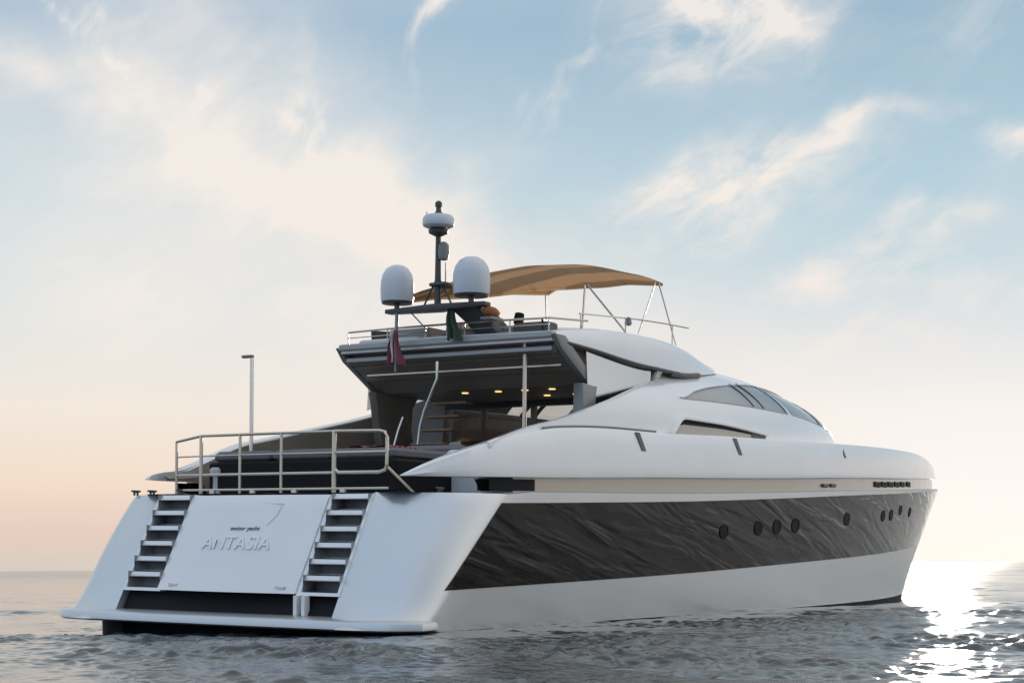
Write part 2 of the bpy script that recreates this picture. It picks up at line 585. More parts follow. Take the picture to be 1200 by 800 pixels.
# ------------------------------------------------------------------ water
def build_water():
    front = np.radians(np.arange(-24, 24.01, 0.058))
    side = np.radians(np.concatenate([np.arange(24.4, 60, 0.6), np.arange(60, 300, 3.0), np.arange(300, 335.8, 0.6)]))
    ang = np.concatenate([front, side])
    rr = [1.0]
    while rr[-1] < 26000:
        r = rr[-1]
        st = 0.05 if r < 3 else (0.012 if r < 9 else (0.0026 if r < 30 else 0.0042 if r < 70 else (0.007 if r < 900 else (0.02 if r < 2500 else 0.08))))
        rr.append(r * (1 + st))
    rr = np.array(rr)
    RR, AA = np.meshgrid(rr, ang, indexing='ij')
    X, Y = RR * np.sin(AA), RR * np.cos(AA)
    Z = np.zeros_like(X)
    dX, dY = np.zeros_like(X), np.zeros_like(X)
    patch = np.zeros_like(X)
    for i in range(14):
        L = rng.uniform(1.6, 6.5)
        th = R(WAVE_DIR) + rng.normal(0, 0.5)
        k = 2 * np.pi / L
        patch += np.sin(k * (np.sin(th) * X + np.cos(th) * Y) + rng.uniform(0, 6.28))
    patch = np.clip(0.50 + 0.15 * patch, 0.22, 0.90)
    dr = np.gradient(rr)[:, None]
    dt = np.abs(np.gradient(ang))[None, :] * RR
    sp = np.maximum(dr, np.minimum(dt, 4.0))
    nw = 170
    lam = np.exp(np.linspace(np.log(0.15), np.log(26.0), nw))
    main = R(WAVE_DIR)
    for i, L in enumerate(lam):
        th = main + rng.normal(0, 0.95)
        k = 2 * np.pi / L
        a = WAVE_A * L ** 0.95 * (3.6 if L < 0.40 else max(3.6 * (0.40 / L) ** 1.7, 0.20)) * rng.uniform(0.5, 1.3)
        ph = rng.uniform(0, 2 * np.pi)
        kx, ky = k * np.sin(th), k * np.cos(th)
        w = np.clip((L / sp - 2.2) / 2.2, 0, 1) * (patch if L < 1.3 else 1.0)
        q = kx * X + ky * Y + ph
        Z += a * w * np.sin(q)
        c = a * w * np.cos(q) * 0.7
        dX += c * np.sin(th)
        dY += c * np.cos(th)
    # gusts: patches of rougher and calmer water
    g = np.zeros_like(X)
    for (kx, ky, p1, p2, m1) in ((0.13, 0.21, .7, 1.3, 1.0), (0.31, 0.47, 2.1, .4, 0.7), (0.07, 0.55, 4.0, 2.2, 0.8)):
        g += m1 * np.sin(X * kx + p1 + 1.3 * np.sin(Y * ky * .6 + p2)) * np.sin(Y * ky + p2 + 1.1 * np.sin(X * kx * 1.4 + p1))
    g = np.clip(0.88 + 0.34 * g, 0.40, 1.3)
    Z *= g
    X2, Y2 = X + dX * g, Y + dY * g
    a, b = X.shape
    V = np.stack([X2, Y2, Z], -1).reshape(-1, 3)
    # centre cap
    V = np.vstack([V, [[0, 0, 0]]])
    I, J = np.meshgrid(np.arange(a - 1), np.arange(b), indexing='ij')
    J2 = (J + 1) % b
    F = np.stack([I * b + J, I * b + J2, (I + 1) * b + J2, (I + 1) * b + J], -1).reshape(-1, 4)
    ci = len(V) - 1
    T = np.stack([np.full(b, ci), (np.arange(b) + 1) % b, np.arange(b)], -1)
    me = bpy.data.meshes.new('water')
    nv, nq, nt = len(V), len(F), len(T)
    me.vertices.add(nv)
    me.vertices.foreach_set('co', V.astype(np.float32).ravel())
    me.loops.add(nq * 4 + nt * 3)
    me.loops.foreach_set('vertex_index', np.concatenate([F.ravel(), T.ravel()]).astype(np.int32))
    me.polygons.add(nq + nt)
    ls = np.concatenate([np.arange(nq) * 4, nq * 4 + np.arange(nt) * 3]).astype(np.int32)
    me.polygons.foreach_set('loop_start', ls)
    me.polygons.foreach_set('use_smooth', np.ones(nq + nt, dtype=bool))
    me.update(calc_edges=True)
    me.validate()
    me.materials.append(M['water'])
    o = bpy.data.objects.new('water', me)
    COL.objects.link(o)
    tag(o, 'choppy grey blue sea under and around the yacht', 'sea', kind='structure')
    return o


WAVE_DIR, WAVE_A = 25.0, 0.0037
build_water()

# ------------------------------------------------------------------ yacht frame (x forward from the transom, y to port, z up)
YAW, HEEL = 32.2, 1.4
TH = R(YAW)
YM = Matrix.Identity(4)
fwd = Vector((math.sin(TH), math.cos(TH), 0))
prt = Vector((-math.cos(TH), math.sin(TH), 0))
upv = Vector((0, 0, 1))
py_ = prt * math.cos(R(HEEL)) + upv * math.sin(R(HEEL))
pz_ = upv * math.cos(R(HEEL)) - prt * math.sin(R(HEEL))
for i in range(3):
    YM[i][0], YM[i][1], YM[i][2] = fwd[i], py_[i], pz_[i]
YM[0][3], YM[1][3], YM[2][3] = -3.978, 23.768, 0.0

yacht = bpy.data.objects.new('motor_yacht', None)
yacht.empty_display_size = 2
COL.objects.link(yacht)
yacht.matrix_world = YM
tag(yacht, 'white motor yacht with black hull panels and tan awning, stern towards us', 'yacht')


def ypart(mb, name, mat, parent=None, label=None, **kw):
    o = mb.build(name, M[mat], parent or yacht, **kw)
    if label:
        o['label'] = label
    return o


def mirror(pts):
    return [(x, -y, z) for x, y, z in pts]


# ---- hull
LB, LW = 31.4, 28.2


def zk(x):
    return itp(x, [0, 2.4, 4.4, 7.3, 10.9, 15.6, 20, 23.7, 27, 30.5], [2.02, 2.07, 2.12, 2.2, 2.33, 2.52, 2.68, 2.83, 2.95, 3.05])


def hullb(x, f):
    """half breadth at x, height fraction f of the knuckle height"""
    f = np.clip(f, 0, 1.2)
    xb = LW + (LB - LW) * f ** 1.1
    B = 3.22 + 0.22 * np.clip(f, 0, 1) ** 0.8
    t = np.clip((x - 9.0) / (xb - 9.0), 0, 1)
    return B * (1 - t ** 2.5)


def qr(z):       # radii of the rounded stern quarter
    t = min(max((z - 0.3) / 1.7, 0), 1)
    return 0.74 + 0.26 * t, 0.92 + 0.26 * t


QO = 0.25


def hull_side(x, z):
    b = hullb(x, z / zk(x))
    QX, QY = qr(z)
    u = (x - (xs(z) - QO)) / QX
    if u < 1:
        b -= QY * (1 - math.sqrt(max(0.0, 1 - (1 - max(u, 0)) ** 2)))
    return b


def xt(z):       # transom plane
    return -0.26 + 0.54 * (z - 0.42)


def xs(z):       # aft end of the hull side
    t = min(max((z - 0.16) / 1.86, 0), 1)
    return 0.02 + 0.655 * (z - 0.4) - 0.10 * math.sin(math.pi * t) - 0.26 * math.exp(-(z - 0.16) / 0.20)


LEV = [-0.6, -0.2, 0.10, 0.16, 0.22, 0.3, 0.4, 0.5, 0.6, 0.7, 0.9, 1.1, 1.3, 1.5, 1.7, 1.85, 1.95, 2.0, 2.02]


def hull_ring(z, side):
    """plan curve of one level from the transom round the quarter to the stem"""
    zz = max(z, 0.16)
    sh = 0.0 if z >= 0.16 else 0.75
    if z > 1.9:
        sh += (z - 1.9) ** 2 * 2.2
    a, b = xt(zz) + sh, xs(zz) + sh
    f0 = max(z, 0.0) / 2.02
    bb = 3.22 + 0.22 * f0 ** 0.8
    QX, QY = qr(zz)
    pts = [(a, 2.02), (a + (b - QO - a) * 0.55, 2.02 + (bb - QY - 2.02) * 0.6)]
    for k in range(11):
        t = k / 10 * math.pi / 2
        pts.append((b - QO + QX - QX * math.cos(t), bb - QY + QY * math.sin(t)))
    x0 = b - QO + QX
    f = max(z, 0.0) / 2.02
    xb = LW + (LB - LW) * f ** 1.1
    out = [(x, y, z) for x, y in pts]
    for k in range(1, 61):
        t = k / 60
        x = x0 + (xb - x0) * (1 - (1 - t) ** 1.35)
        y = 3.22 + 0.22 * f ** 0.8
        tt = max(0.0, (x - 9.0) / (xb - 9.0))
        y = y * (1 - tt ** 2.5)
        zl = z if z < 0 else f * zk(x)
        out.append((x, y, zl))
    return [(x, y * side, zz_) for x, y, zz_ in out]


hb = MB()
for sd in (1, -1):
    hb.grid([hull_ring(z, sd) for z in LEV])
# transom behind the stairs and platform
tz = [z for z in LEV]
hb.grid([[(xt(max(z, .16)) + (0.75 if z < .16 else 0.45), y, z) for y in (-2.02, -1.0, 0, 1.0, 2.02)] for z in tz])
# cheeks that close the stair recess
for sd in (1, -1):
    hb.grid([[(xt(max(z, .16)) + (0.75 if z < .16 else dx), sd * 2.02, z) for dx in (0.0, 0.45)] for z in tz])
hull = ypart(hb, 'hull', 'hull', smooth=40)

# deck on top of the knuckle
db = MB()
rows = []
top = hull_ring(2.02, 1)
for (x, y, z) in top[11:]:
    rows.append([(x, y * k, z + 0.004) for k in (-1, -0.5, 0, 0.5, 1)])
db.grid(rows)
db.grid([[(xt(2.02) + 0.05, k * 2.4, 2.024) for k in (-1, -.5, 0, .5, 1)], [(top[11][0], k * 3.3, 2.024) for k in (-1, -.5, 0, .5, 1)]])
ypart(db, 'deck', 'gel_grey')

# ---- black side panels
PXA = [0.25, 1.49]


def panel(side):
    mb = MB()
    rows = []
    nx, nz = 130, 16
    for i in range(nx + 1):
        t = (i / nx) ** 1.9
        row = []
        for j in range(nz + 1):
            s = j / nz
            x0 = 0.50 + 1.20 * s
            x1 = 29.0 + 2.1 * s
            x = x0 + (x1 - x0) * t
            zb = itp(x, [0, 7.4, 13, 18, 24, 30], [0.67, 0.84, 1.02, 1.17, 1.36, 1.52])
            ztp = zk(x) - itp(x, [0, 6, 15, 24, 30], [0.17, 0.14, 0.10, 0.06, 0.05])
            z = zb + (ztp - zb) * s
            y = hull_side(x, z) + 0.012
            row.append((x, side * max(y, 0.006), z))
        rows.append(row)
    mb.grid(rows)
    # rim turned in to the hull so that the panel has an edge
    edge = [rows[0][j] for j in range(nz + 1)] + [r[-1] for r in rows[1:]] + [rows[-1][j] for j in range(nz - 1, -1, -1)] + [r[0] for r in rows[-2:0:-1]]
    mb.grid([edge, [(x, y - side * 0.02, z) for x, y, z in edge]], close_v=True)
    p = ypart(mb, 'side_panel', 'panel', smooth=60)
    for (x, z, w) in PORTS:
        q = MB()
        rg = []
        for rr_, off in ((1.0, 0.0), (1.0, 0.022), (0.86, 0.026), (0.82, 0.018), (0.4, 0.018), (0.02, 0.018)):
            ring = []
            for k in range(24):
                a = 2 * math.pi * k / 24
                xx, zz = x + rr_ * w * 0.80 * math.cos(a), z + rr_ * w * 0.54 * math.sin(a)
                ring.append((xx, side * (hull_side(xx, zz) + off), zz))
            rg.append(ring)
        q.loft(rg)
        ypart(q, 'porthole', 'black', p)
    return p


PORTS = [(9.10, 1.58, 0.24), (10.6, 1.66, 0.25), (11.5, 1.70, 0.26), (12.45, 1.74, 0.27), (15.55, 1.92, 0.26), (18.5, 2.05, 0.24), (19.3, 2.08, 0.24),
         (20.3, 2.22, 0.22), (21.6, 2.2, 0.22)]
panel(-1)
panel(1)

# ---- recessed band between hull and superstructure


def zb_(x):
    return zk(x) + itp(x, [0.7, 2.6, 7.6, 11.3, 30], [0.21, 0.21, 0.26, 0.26, 0.28])


def fair_y(x):
    hb_ = hullb(x, 1.0) - 0.10
    return min(itp(x, [0.7, 1.0, 1.6, 2.4, 3.4, 5, 30], [2.45, 2.68, 2.95, 3.16, 3.26, 3.30, 3.30]), hb_)


def fair_zt(x):
    return itp(x, [0.70, 0.95, 1.4, 2.0, 2.9, 3.8, 5.4, 7.2, 9.5, 13, 17, 20, 23, 26, 28.8, 31.1],
               [2.26, 2.40, 2.58, 2.76, 2.96, 3.09, 3.18, 3.22, 3.31, 3.42, 3.56, 3.64, 3.69, 3.62, 3.44, 3.2])


def side_drop(x, sd):
    """the port bulwark sits a little lower aft"""
    return itp(x, [0.7, 1.3, 2.0, 3.5, 6.5, 9.5, 30], [0, .16, .28, .16, .22, 0, 0]) if sd > 0 else 0.0


XF = np.concatenate([np.linspace(0.7, 4, 26), np.linspace(4.3, 24, 60), np.linspace(24.3, 30.0, 34)])
for sd in (-1, 1):
    mb = MB()
    rows = []
    for x in np.linspace(2.5, 30.9, 84):
        y = max(fair_y(x) - 0.07, 0.0)
        rows.append([(x, sd * y, zk(x)), (x, sd * y, zb_(x) + 0.01)])
    mb.grid(rows)
    bnd = ypart(mb, 'recess_band', 'band')
    mb = MB()
    rows = [[(x, sd * (fair_y(x) - 0.06), zk(x) + 0.02), (x, sd * (fair_y(x) - 0.06), zb_(x) - 0.02)] for x in np.linspace(2.0, 3.0, 10)]
    mb.grid(rows)
    mb.grid([[(x, y - sd * 0.2, z) for x, y, z in r] for r in rows])
    ypart(mb, 'engine_room_vent', 'black', bnd)
    for x in (14.4, 14.9):
        q = MB().box(x - .14, x + .14, -0.03, 0.03, 0, 0.07, 0.012)
        q.v = [(a, sd * (fair_y(x) - 0.05) + b, zk(x) + 0.08 + c) for a, b, c in q.v]
        ypart(q, 'fairlead', 'dark', bnd)
    for x in (18.3, 18.95, 19.6, 20.3, 21.0, 21.8):
        ym = fair_y(x) - 0.055
        sl = (fair_y(x + .1) - fair_y(x - .1)) / .2
        q = MB()
        q.loft([[(x + dx, sd * (ym + sl * dx + t), zk(x) + 0.075 + dz) for dx, dz in ((-.24, 0), (.24, 0), (.24, .12), (-.24, .12))] for t in (-0.02, 0.012)])
        ypart(q, 'vent_slot', 'black', bnd)

# ---- lower side fairing (bulwark) from the aft tip to the bow
for sd in (-1, 1):
    mb = MB()
    rings = []
    for x in XF:
        y, zb, zt = max(fair_y(x), 0.02), zb_(x), max(fair_zt(x) - side_drop(x, sd), zb_(x) + 0.02)
        h = zt - zb
        tuck = itp(x, [0.7, 2, 4, 14, 22, 30], [0.0, 0.10, 0.16, 0.14, 0.02, 0.0])
        th = min(0.22, 0.9 * y, 0.05 + 0.3 * h)
        ring = [(y - 0.02, zb), (y, zb + 0.02 * h), (y + 0.02, zb + 0.3 * h), (y - tuck * 0.45, zb + 0.68 * h), (y - tuck * 0.85, zt - 0.05 * h), (y - tuck - 0.02, zt),
                (y - tuck - 0.06, zt - 0.006), (max(y - tuck - th, 0), zt - 0.03 * h), (max(y - th - 0.02, 0), zb)]
        rings.append([(x, sd * max(a, 0.0), b) for a, b in ring])
    mb.loft(rings)
    sf = ypart(mb, 'side_fairing', 'gel', smooth=38)
    # narrow fairlead slots
    for x, hh in ((6.2, 0.30), (10.0, 0.30), (15.6, 0.26)):
        z1 = fair_zt(x) - 0.03
        q = MB()
        tuck = 0.14
        zz = [z1, z1 - hh * .5, z1 - hh]
        pts = []
        for k, z in enumerate(zz):
            h = fair_zt(x) - zb_(x)
            s = (z - zb_(x)) / h
            y = fair_y(x) + np.interp(s, [0, .02, .3, .68, .95, 1], [0, 0, .02, -tuck * .45, -tuck * .85, -tuck])
            pts.append([(x - .07 + .04 * k, sd * (y + .008), z), (x + .07 + .04 * k, sd * (y + .008), z)])
        q.grid(pts)
        q.grid([[(a, b - sd * .03, c) for a, b, c in r] for r in pts])
        for e in (0, 1):
            q.grid([[r[e] for r in pts], [(r[e][0], r[e][1] - sd * .03, r[e][2]) for r in pts]])
        q.grid([pts[0], [(a, b - sd * .03, c) for a, b, c in pts[0]]])
        q.grid([pts[-1], [(a, b - sd * .03, c) for a, b, c in pts[-1]]])
        ypart(q, 'fairlead_slot', 'dark', sf)

# upper side decks and foredeck
mb = MB()
rows = []
for x in np.linspace(8.6, 30.9, 74):
    y = max(fair_y(x) - 0.2, 0.0)
    z = fair_zt(x) - 0.05
    rows.append([(x, y * k, z + 0.10 * (1 - k * k) * min(1, y)) for k in (-1, -.7, -.35, 0, .35, .7, 1)])
mb.grid(rows)
ypart(mb, 'foredeck', 'gel')

# ---- coachroof: side wings aft, closed cabin with windows forward


def c_w(x):
    return itp(x, [2.0, 3, 5, 8, 11, 13, 15, 17, 19, 20.5, 21.6], [3.02, 3.03, 3.03, 3.0, 2.97, 2.92, 2.72, 2.33, 1.65, 0.95, 0.05])


def c_zt(x):
    return itp(x, [2, 8, 10, 12, 13.5, 15, 16.5, 18, 19.5, 20.6, 21.6], [4.8, 4.86, 4.98, 5.06, 5.06, 4.98, 4.82, 4.58, 4.25, 3.98, 3.70])


def c_zb(x):
    return fair_zt(x) - 0.06


def c_y(x, z):
    q = np.clip((z - c_zb(x)) / max(c_zt(x) - c_zb(x), .01), 0, 1)
    return c_w(x) * (1 - q ** 2.1) ** 0.55


def wing_top(x):
    return itp(x, [2.0, 2.6, 3.2, 4.0, 5.0, 6.0, 7.2, 8.4, 9.6], [2.77, 2.93, 3.08, 3.24, 3.47, 3.70, 3.98, 4.24, 4.46])


def win_lo(x):
    return itp(x, [8, 8.75, 9.7, 12, 14, 16, 18, 20, 21.6], [3.94, 3.95, 3.98, 4.02, 4.02, 3.95, 3.86, 3.78, 3.68])


def win_hi(x):
    hi = itp(x, [8, 8.75, 9.7, 10.6, 12, 13.5, 15, 16.5, 18, 19.5, 21.6], [3.95, 3.96, 4.16, 4.31, 4.48, 4.60, 4.62, 4.56, 4.36, 4.06, 3.69])
    return min(hi, c_zb(x) + 0.93 * (c_zt(x) - c_zb(x)))


for sd in (-1, 1):
    mb = MB()
    rings = []
    for x in np.linspace(2.0, 8.7, 54):
        zt_, zb = wing_top(x) - side_drop(x, sd), c_zb(x) - side_drop(x, sd)
        zt_ = max(zt_, zb + .03)
        th = itp(x, [2, 3, 9], [0.05, 0.16, 0.2])
        ring = []
        for s in np.linspace(0, 1, 8):
            z = zb + (zt_ - zb) * s
            ring.append((x, sd * c_y(x, z), z))
        yt = c_y(x, zt_)
        ring.append((x, sd * (yt - 0.05), zt_ + 0.012))
        ring.append((x, sd * (yt - th), zt_ - 0.01))
        yin = c_w(x) - 0.30
        zl = 2.05
        ring.append((x, sd * min(yin, yt - th + 0.12), zb - 0.05))
        ring.append((x, sd * (yin - 0.02), zl + 0.2))
        ring.append((x, sd * (yin + 0.1), zl + 0.2))
        rings.append(ring)
    mb.loft(rings)
    ypart(mb, 'side_wing', 'gel', smooth=40)
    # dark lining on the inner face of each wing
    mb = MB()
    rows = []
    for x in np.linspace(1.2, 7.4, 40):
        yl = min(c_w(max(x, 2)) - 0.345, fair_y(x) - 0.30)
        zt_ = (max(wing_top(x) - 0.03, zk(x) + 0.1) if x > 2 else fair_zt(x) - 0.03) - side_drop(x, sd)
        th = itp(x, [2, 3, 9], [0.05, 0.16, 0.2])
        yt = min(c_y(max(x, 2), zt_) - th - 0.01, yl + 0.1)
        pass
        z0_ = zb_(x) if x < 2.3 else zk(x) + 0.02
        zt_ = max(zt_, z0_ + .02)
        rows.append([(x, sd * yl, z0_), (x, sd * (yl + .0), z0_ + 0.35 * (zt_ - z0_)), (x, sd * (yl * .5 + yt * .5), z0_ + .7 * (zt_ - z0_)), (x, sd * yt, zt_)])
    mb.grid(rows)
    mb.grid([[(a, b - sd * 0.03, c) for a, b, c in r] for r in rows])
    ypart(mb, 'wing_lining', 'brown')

XC = np.concatenate([np.linspace(8.6, 21.4, 104), [21.6]])
ROW_A, ROW_W, ROW_T = 6, 5, 8
cab = []
for x in XC:
    lo, hi, zb, zt_ = win_lo(x), win_hi(x), c_zb(x), c_zt(x)
    lo = min(max(lo, zb + 0.005), zt_ - 0.01)
    hi = min(max(hi, lo + 0.002), zt_ - 0.005)
    zs = list(np.linspace(zb, lo, ROW_A + 1)) + list(np.linspace(lo, hi, ROW_W + 1))[1:]
    q0 = (hi - zb) / (zt_ - zb)
    for s in np.linspace(0, 1, ROW_T + 1)[1:]:
        zs.append(zb + (zt_ - zb) * (q0 + (1 - q0) * (1 - (1 - s) ** 2.2)))
    cab.append([(x, c_y(x, z), z) for z in zs])
cab = np.array(cab)


def in_win(i, j):
    x = (XC[i] + XC[i + 1]) / 2
    if not (ROW_A <= j < ROW_A + ROW_W):
        return False
    return (8.75 < x < 13.75) or (13.98 < x < 16.3) or (16.5 < x < 19.4)


mb = MB()
mb.grid(cab, skip=in_win)
mb.grid(cab * np.array([1, -1, 1]), skip=in_win)
coach = ypart(mb, 'coachroof', 'gel', smooth=45)
for sd in (1, -1):
    for (xa, xb_, nm, mt) in ((8.75, 13.75, 'side_window', 'glass_dark'), (13.98, 16.3, 'windscreen', 'glass'), (16.5, 19.4, 'windscreen', 'glass')):
        sel = [i for i in range(len(XC) - 1) if xa < (XC[i] + XC[i + 1]) / 2 < xb_]
        G = cab[sel[0]:sel[-1] + 2, ROW_A:ROW_A + ROW_W + 1] * np.array([1, sd, 1]) - np.array([0, sd * 0.012, 0])
        ypart(MB().grid(G), nm, mt, coach)
        if nm == 'side_window':
            for xm in (11.9, 12.5):
                k = int(np.argmin(abs(XC - xm)))
                col_ = cab[k, ROW_A:ROW_A + ROW_W + 1] * np.array([1, sd, 1]) - np.array([0, sd * 0.05, 0])
                ypart(MB().tube([tuple(p) for p in col_], 0.045, 6), 'mullion', 'dark', coach)
            kk = [i for i in range(len(XC)) if 9.3 < XC[i] < 11.4]
            cg = cab[kk[0]:kk[-1] + 1, ROW_A:ROW_A + ROW_W + 1] * np.array([1, sd, 1]) - np.array([0, sd * 0.09, 0])
            ypart(MB().grid(cg), 'curtain', 'grey', coach)
        # dark rubber gasket round each pane
        edge = list(G[0, :]) + list(G[1:, -1]) + list(G[-1, -2::-1]) + list(G[-2:0:-1, 0])
        ypart(MB().tube([tuple(p + np.array([0, sd * 0.012, 0])) for p in edge], 0.014, 6, closed=True), 'window_gasket', 'lip', coach)

# side opening above the bulwark: beige recess under a brow
for sd in (-1, 1):
    xs_ = np.linspace(7.7, 11.9, 30)

    def op(x, s, off):
        lo = fair_zt(x) - 0.02
        hi = itp(x, [7.7, 8.3, 9.5, 11.9], [3.24, 3.55, 3.55, 3.47])
        z = lo + max(hi - lo, 0.01) * s
        return (x, sd * (c_y(x, z) + off), z)
    mb = MB()
    mb.grid([[op(x, s, 0.014) for s in (0, .35, .7, 1)] for x in xs_])
    so = ypart(mb, 'side_opening', 'band')
    mb = MB()
    rows = []
    for x in xs_:
        a, b = op(x, 1.0, 0.0), op(x, 0.66, 0.0)
        rows.append([(a[0], a[1] - sd * .02, a[2] + .03), (a[0], a[1] + sd * 0.09, a[2] + 0.02), (a[0], a[1] + sd * 0.09, a[2] - 0.015), (a[0], a[1] - sd * .02, a[2] - .03)])
    mb.loft(rows)
    ypart(mb, 'brow', 'gel', so)
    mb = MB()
    mb.grid([[op(x, s, 0.02) for s in (0.66, .82, 1)] for x in xs_])  # black strip painted in as the shadow below the brow
    ypart(mb, 'painted_shadow', 'black', so)
    mb = MB()
    mb.grid([[op(x, s, 0.024) for s in (0.0, .4, .8)] for x in np.linspace(11.2, 11.85, 5)])
    ypart(mb, 'end_panel', 'dark', so)

# step line on top of the bulwark (thin dark rail)
for sd in (-1, 1):
    pts = [(x, sd * (fair_y(x) - 0.20), fair_zt(x) + 0.02 - side_drop(x, sd)) for x in np.linspace(3.4, 7.0, 16)]
    ypart(MB().tube(pts, 0.02, 6), 'deck_rail', 'grey')

# ---- flybridge shell with overhang
XFLY = np.concatenate([np.linspace(5.15, 9, 24), np.linspace(9.2, 13.9, 28)])


def f_w(x):
    return itp(x, [5.15, 5.6, 6.5, 8, 9.5, 11, 12.5, 13.4, 13.9], [2.16, 2.22, 2.28, 2.30, 2.22, 2.0, 1.6, 1.15, 0.7])


def f_zb(x):
    return itp(x, [5.15, 6.2, 8.2, 9.5, 11, 12.5, 13.9], [4.62, 4.56, 4.46, 4.47, 4.6, 4.78, 4.93])


def f_ze(x):
    return itp(x, [5.15, 6, 7.5, 9, 10.5, 12, 13.2, 13.9], [4.76, 4.90, 5.02, 5.06, 5.02, 4.93, 4.93, 4.95])


def f_zc(x):
    return itp(x, [5.15, 6, 7.5, 9, 10.5, 12, 13.2, 13.9], [4.80, 4.96, 5.2, 5.36, 5.38, 5.22, 5.04, 4.96])


rings = []
for x in XFLY:
    w, zb, ze, zc = f_w(x), f_zb(x), f_ze(x), f_zc(x)
    half = [(w, zb), (w - 0.02, zb + 0.35 * (ze - zb)), (w - 0.09, zb + 0.75 * (ze - zb)), (w - 0.2, ze)]
    for s in (0.25, 0.5, 0.75):
        half.append(((w - 0.2) * (1 - s), ze + (zc - ze) * (1 - (1 - s) ** 2)))
    ring = [(x, -a, b) for a, b in half] + [(x, 0, zc)] + [(x, a, b) for a, b in half[::-1]]
    rings.append(ring)
fly = ypart(MB().loft(rings), 'flybridge_shell', 'gel', smooth=40)
for sd in (-1, 1):
    pts = [(x, sd * (f_w(x) + 0.012), f_zb(x) + 0.01) for x in np.linspace(5.25, 9.6, 26)]
    ypart(MB().tube(pts, 0.035, 8), 'lower_trim', 'dark', fly)
    pts = [(x, sd * (f_w(x) + 0.0), f_zb(x) - 0.01) for x in np.linspace(9.2, 10.8, 8)]
    ypart(MB().tube(pts, 0.05, 8), 'trim_end', 'dark', fly)

# aft overhang, stepped and raked forward towards the saloon doors
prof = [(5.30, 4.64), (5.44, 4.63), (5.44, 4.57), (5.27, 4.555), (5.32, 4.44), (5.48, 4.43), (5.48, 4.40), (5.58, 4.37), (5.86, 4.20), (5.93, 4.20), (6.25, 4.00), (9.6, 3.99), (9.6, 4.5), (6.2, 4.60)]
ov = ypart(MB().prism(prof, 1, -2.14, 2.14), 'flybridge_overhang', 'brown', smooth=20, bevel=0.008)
ypart(MB().box(5.08, 5.28, -2.17, 2.17, 4.665, 4.775, 0.02), 'aft_lip', 'lip', ov)
ypart(MB().box(5.22, 5.27, -2.1, 2.1, 4.47, 4.54, 0.01), 'lower_lip', 'lip', ov)
for sd in (-1, 1):
    # raked end fin beside the side glass
    pr = [(5.10, 4.72), (5.42, 4.72), (6.62, 3.95), (6.25, 3.98), (5.30, 4.50)]
    ypart(MB().prism(pr, 1, sd * 2.15, sd * 2.25), 'end_fin', 'grey', ov, bevel=0.01)
    # side glass between fin, trim and wing
    a = [(5.45, sd * 2.24, 4.60), (8.9, sd * 2.24, 4.46)]
    rows = [[(x, sd * 2.25, max(f_zb(x), wing_top(x) - .02)), (x, sd * (min(2.3, c_y(x, wing_top(x)) - .06)), wing_top(x) - 0.02)] for x in np.linspace(6.1, 8.9, 12)]
    ypart(MB().grid(rows), 'side_glass', 'glass_mirror')
    ypart(MB().tube([(8.45, sd * 2.26, 4.25), (8.65, sd * 2.26, 4.5)], 0.04, 6), 'glass_bracket', 'grey')
    # pillar from the wing up to the overhang
    rg = []
    for z, x0, x1, y in ((3.0, 6.5, 7.5, 2.34), (3.4, 6.3, 7.3, 2.28), (3.8, 6.1, 7.2, 2.18), (4.02, 5.95, 7.3, 2.12)):
        rg.append([(x0, sd * (y - .12), z), (x0, sd * (y + .05), z), (x1, sd * (y + .05), z), (x1, sd * (y - .12), z)])
    if sd > 0:
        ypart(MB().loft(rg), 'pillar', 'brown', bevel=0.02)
    else:
        rg = [[(5.75, -2.42, 3.45), (5.75, -2.2, 3.45), (6.1, -2.2, 3.45), (6.1, -2.42, 3.45)], [(5.95, -2.28, 4.0), (5.95, -2.1, 4.0), (6.45, -2.1, 4.0), (6.45, -2.28, 4.0)]]
        ypart(MB().loft(rg), 'pillar', 'grey', bevel=0.02)
for (x, y) in ((6.6, -0.2), (6.6, -0.75), (6.6, -1.3), (6.6, 0.5), (7.6, -0.6), (7.6, -1.2)):
    ypart(MB().lathe([(0.06, 0), (0.06, -0.012), (0.0, -0.014)], (x, y, 3.992), 12), 'ceiling_light', 'lamp', ov)
ypart(MB().box(5.7, 5.78, -2.0, 2.0, 4.27, 4.30), 'light_strip', 'steel_dull', ov)

# flybridge coaming and screen (dark edge above the shell)
mb = MB()
pts = []
for t in np.linspace(-1, 1, 21):
    pts.append((7.4 - 1.9 * abs(t) ** 2.4, 1.75 * t, 5.12 - 0.10 * abs(t) ** 2))
mb.grid([[(x, y, z - 0.22) for x, y, z in pts], [(x - .03, y, z + 0.02) for x, y, z in pts], [(x + .05, y, z + 0.02) for x, y, z in pts], [(x + 0.09, y, z - 0.22) for x, y, z in pts]])
ypart(mb, 'flybridge_coaming', 'dark')

# aft flybridge clutter: low seat backs
ypart(MB().box(5.6, 5.95, -1.75, 0.4, 4.80, 4.98, 0.05), 'flybridge_seat', 'grey')
ypart(MB().box(5.3, 5.6, 0.55, 1.9, 4.78, 4.86, 0.03), 'flybridge_locker', 'gel_grey')

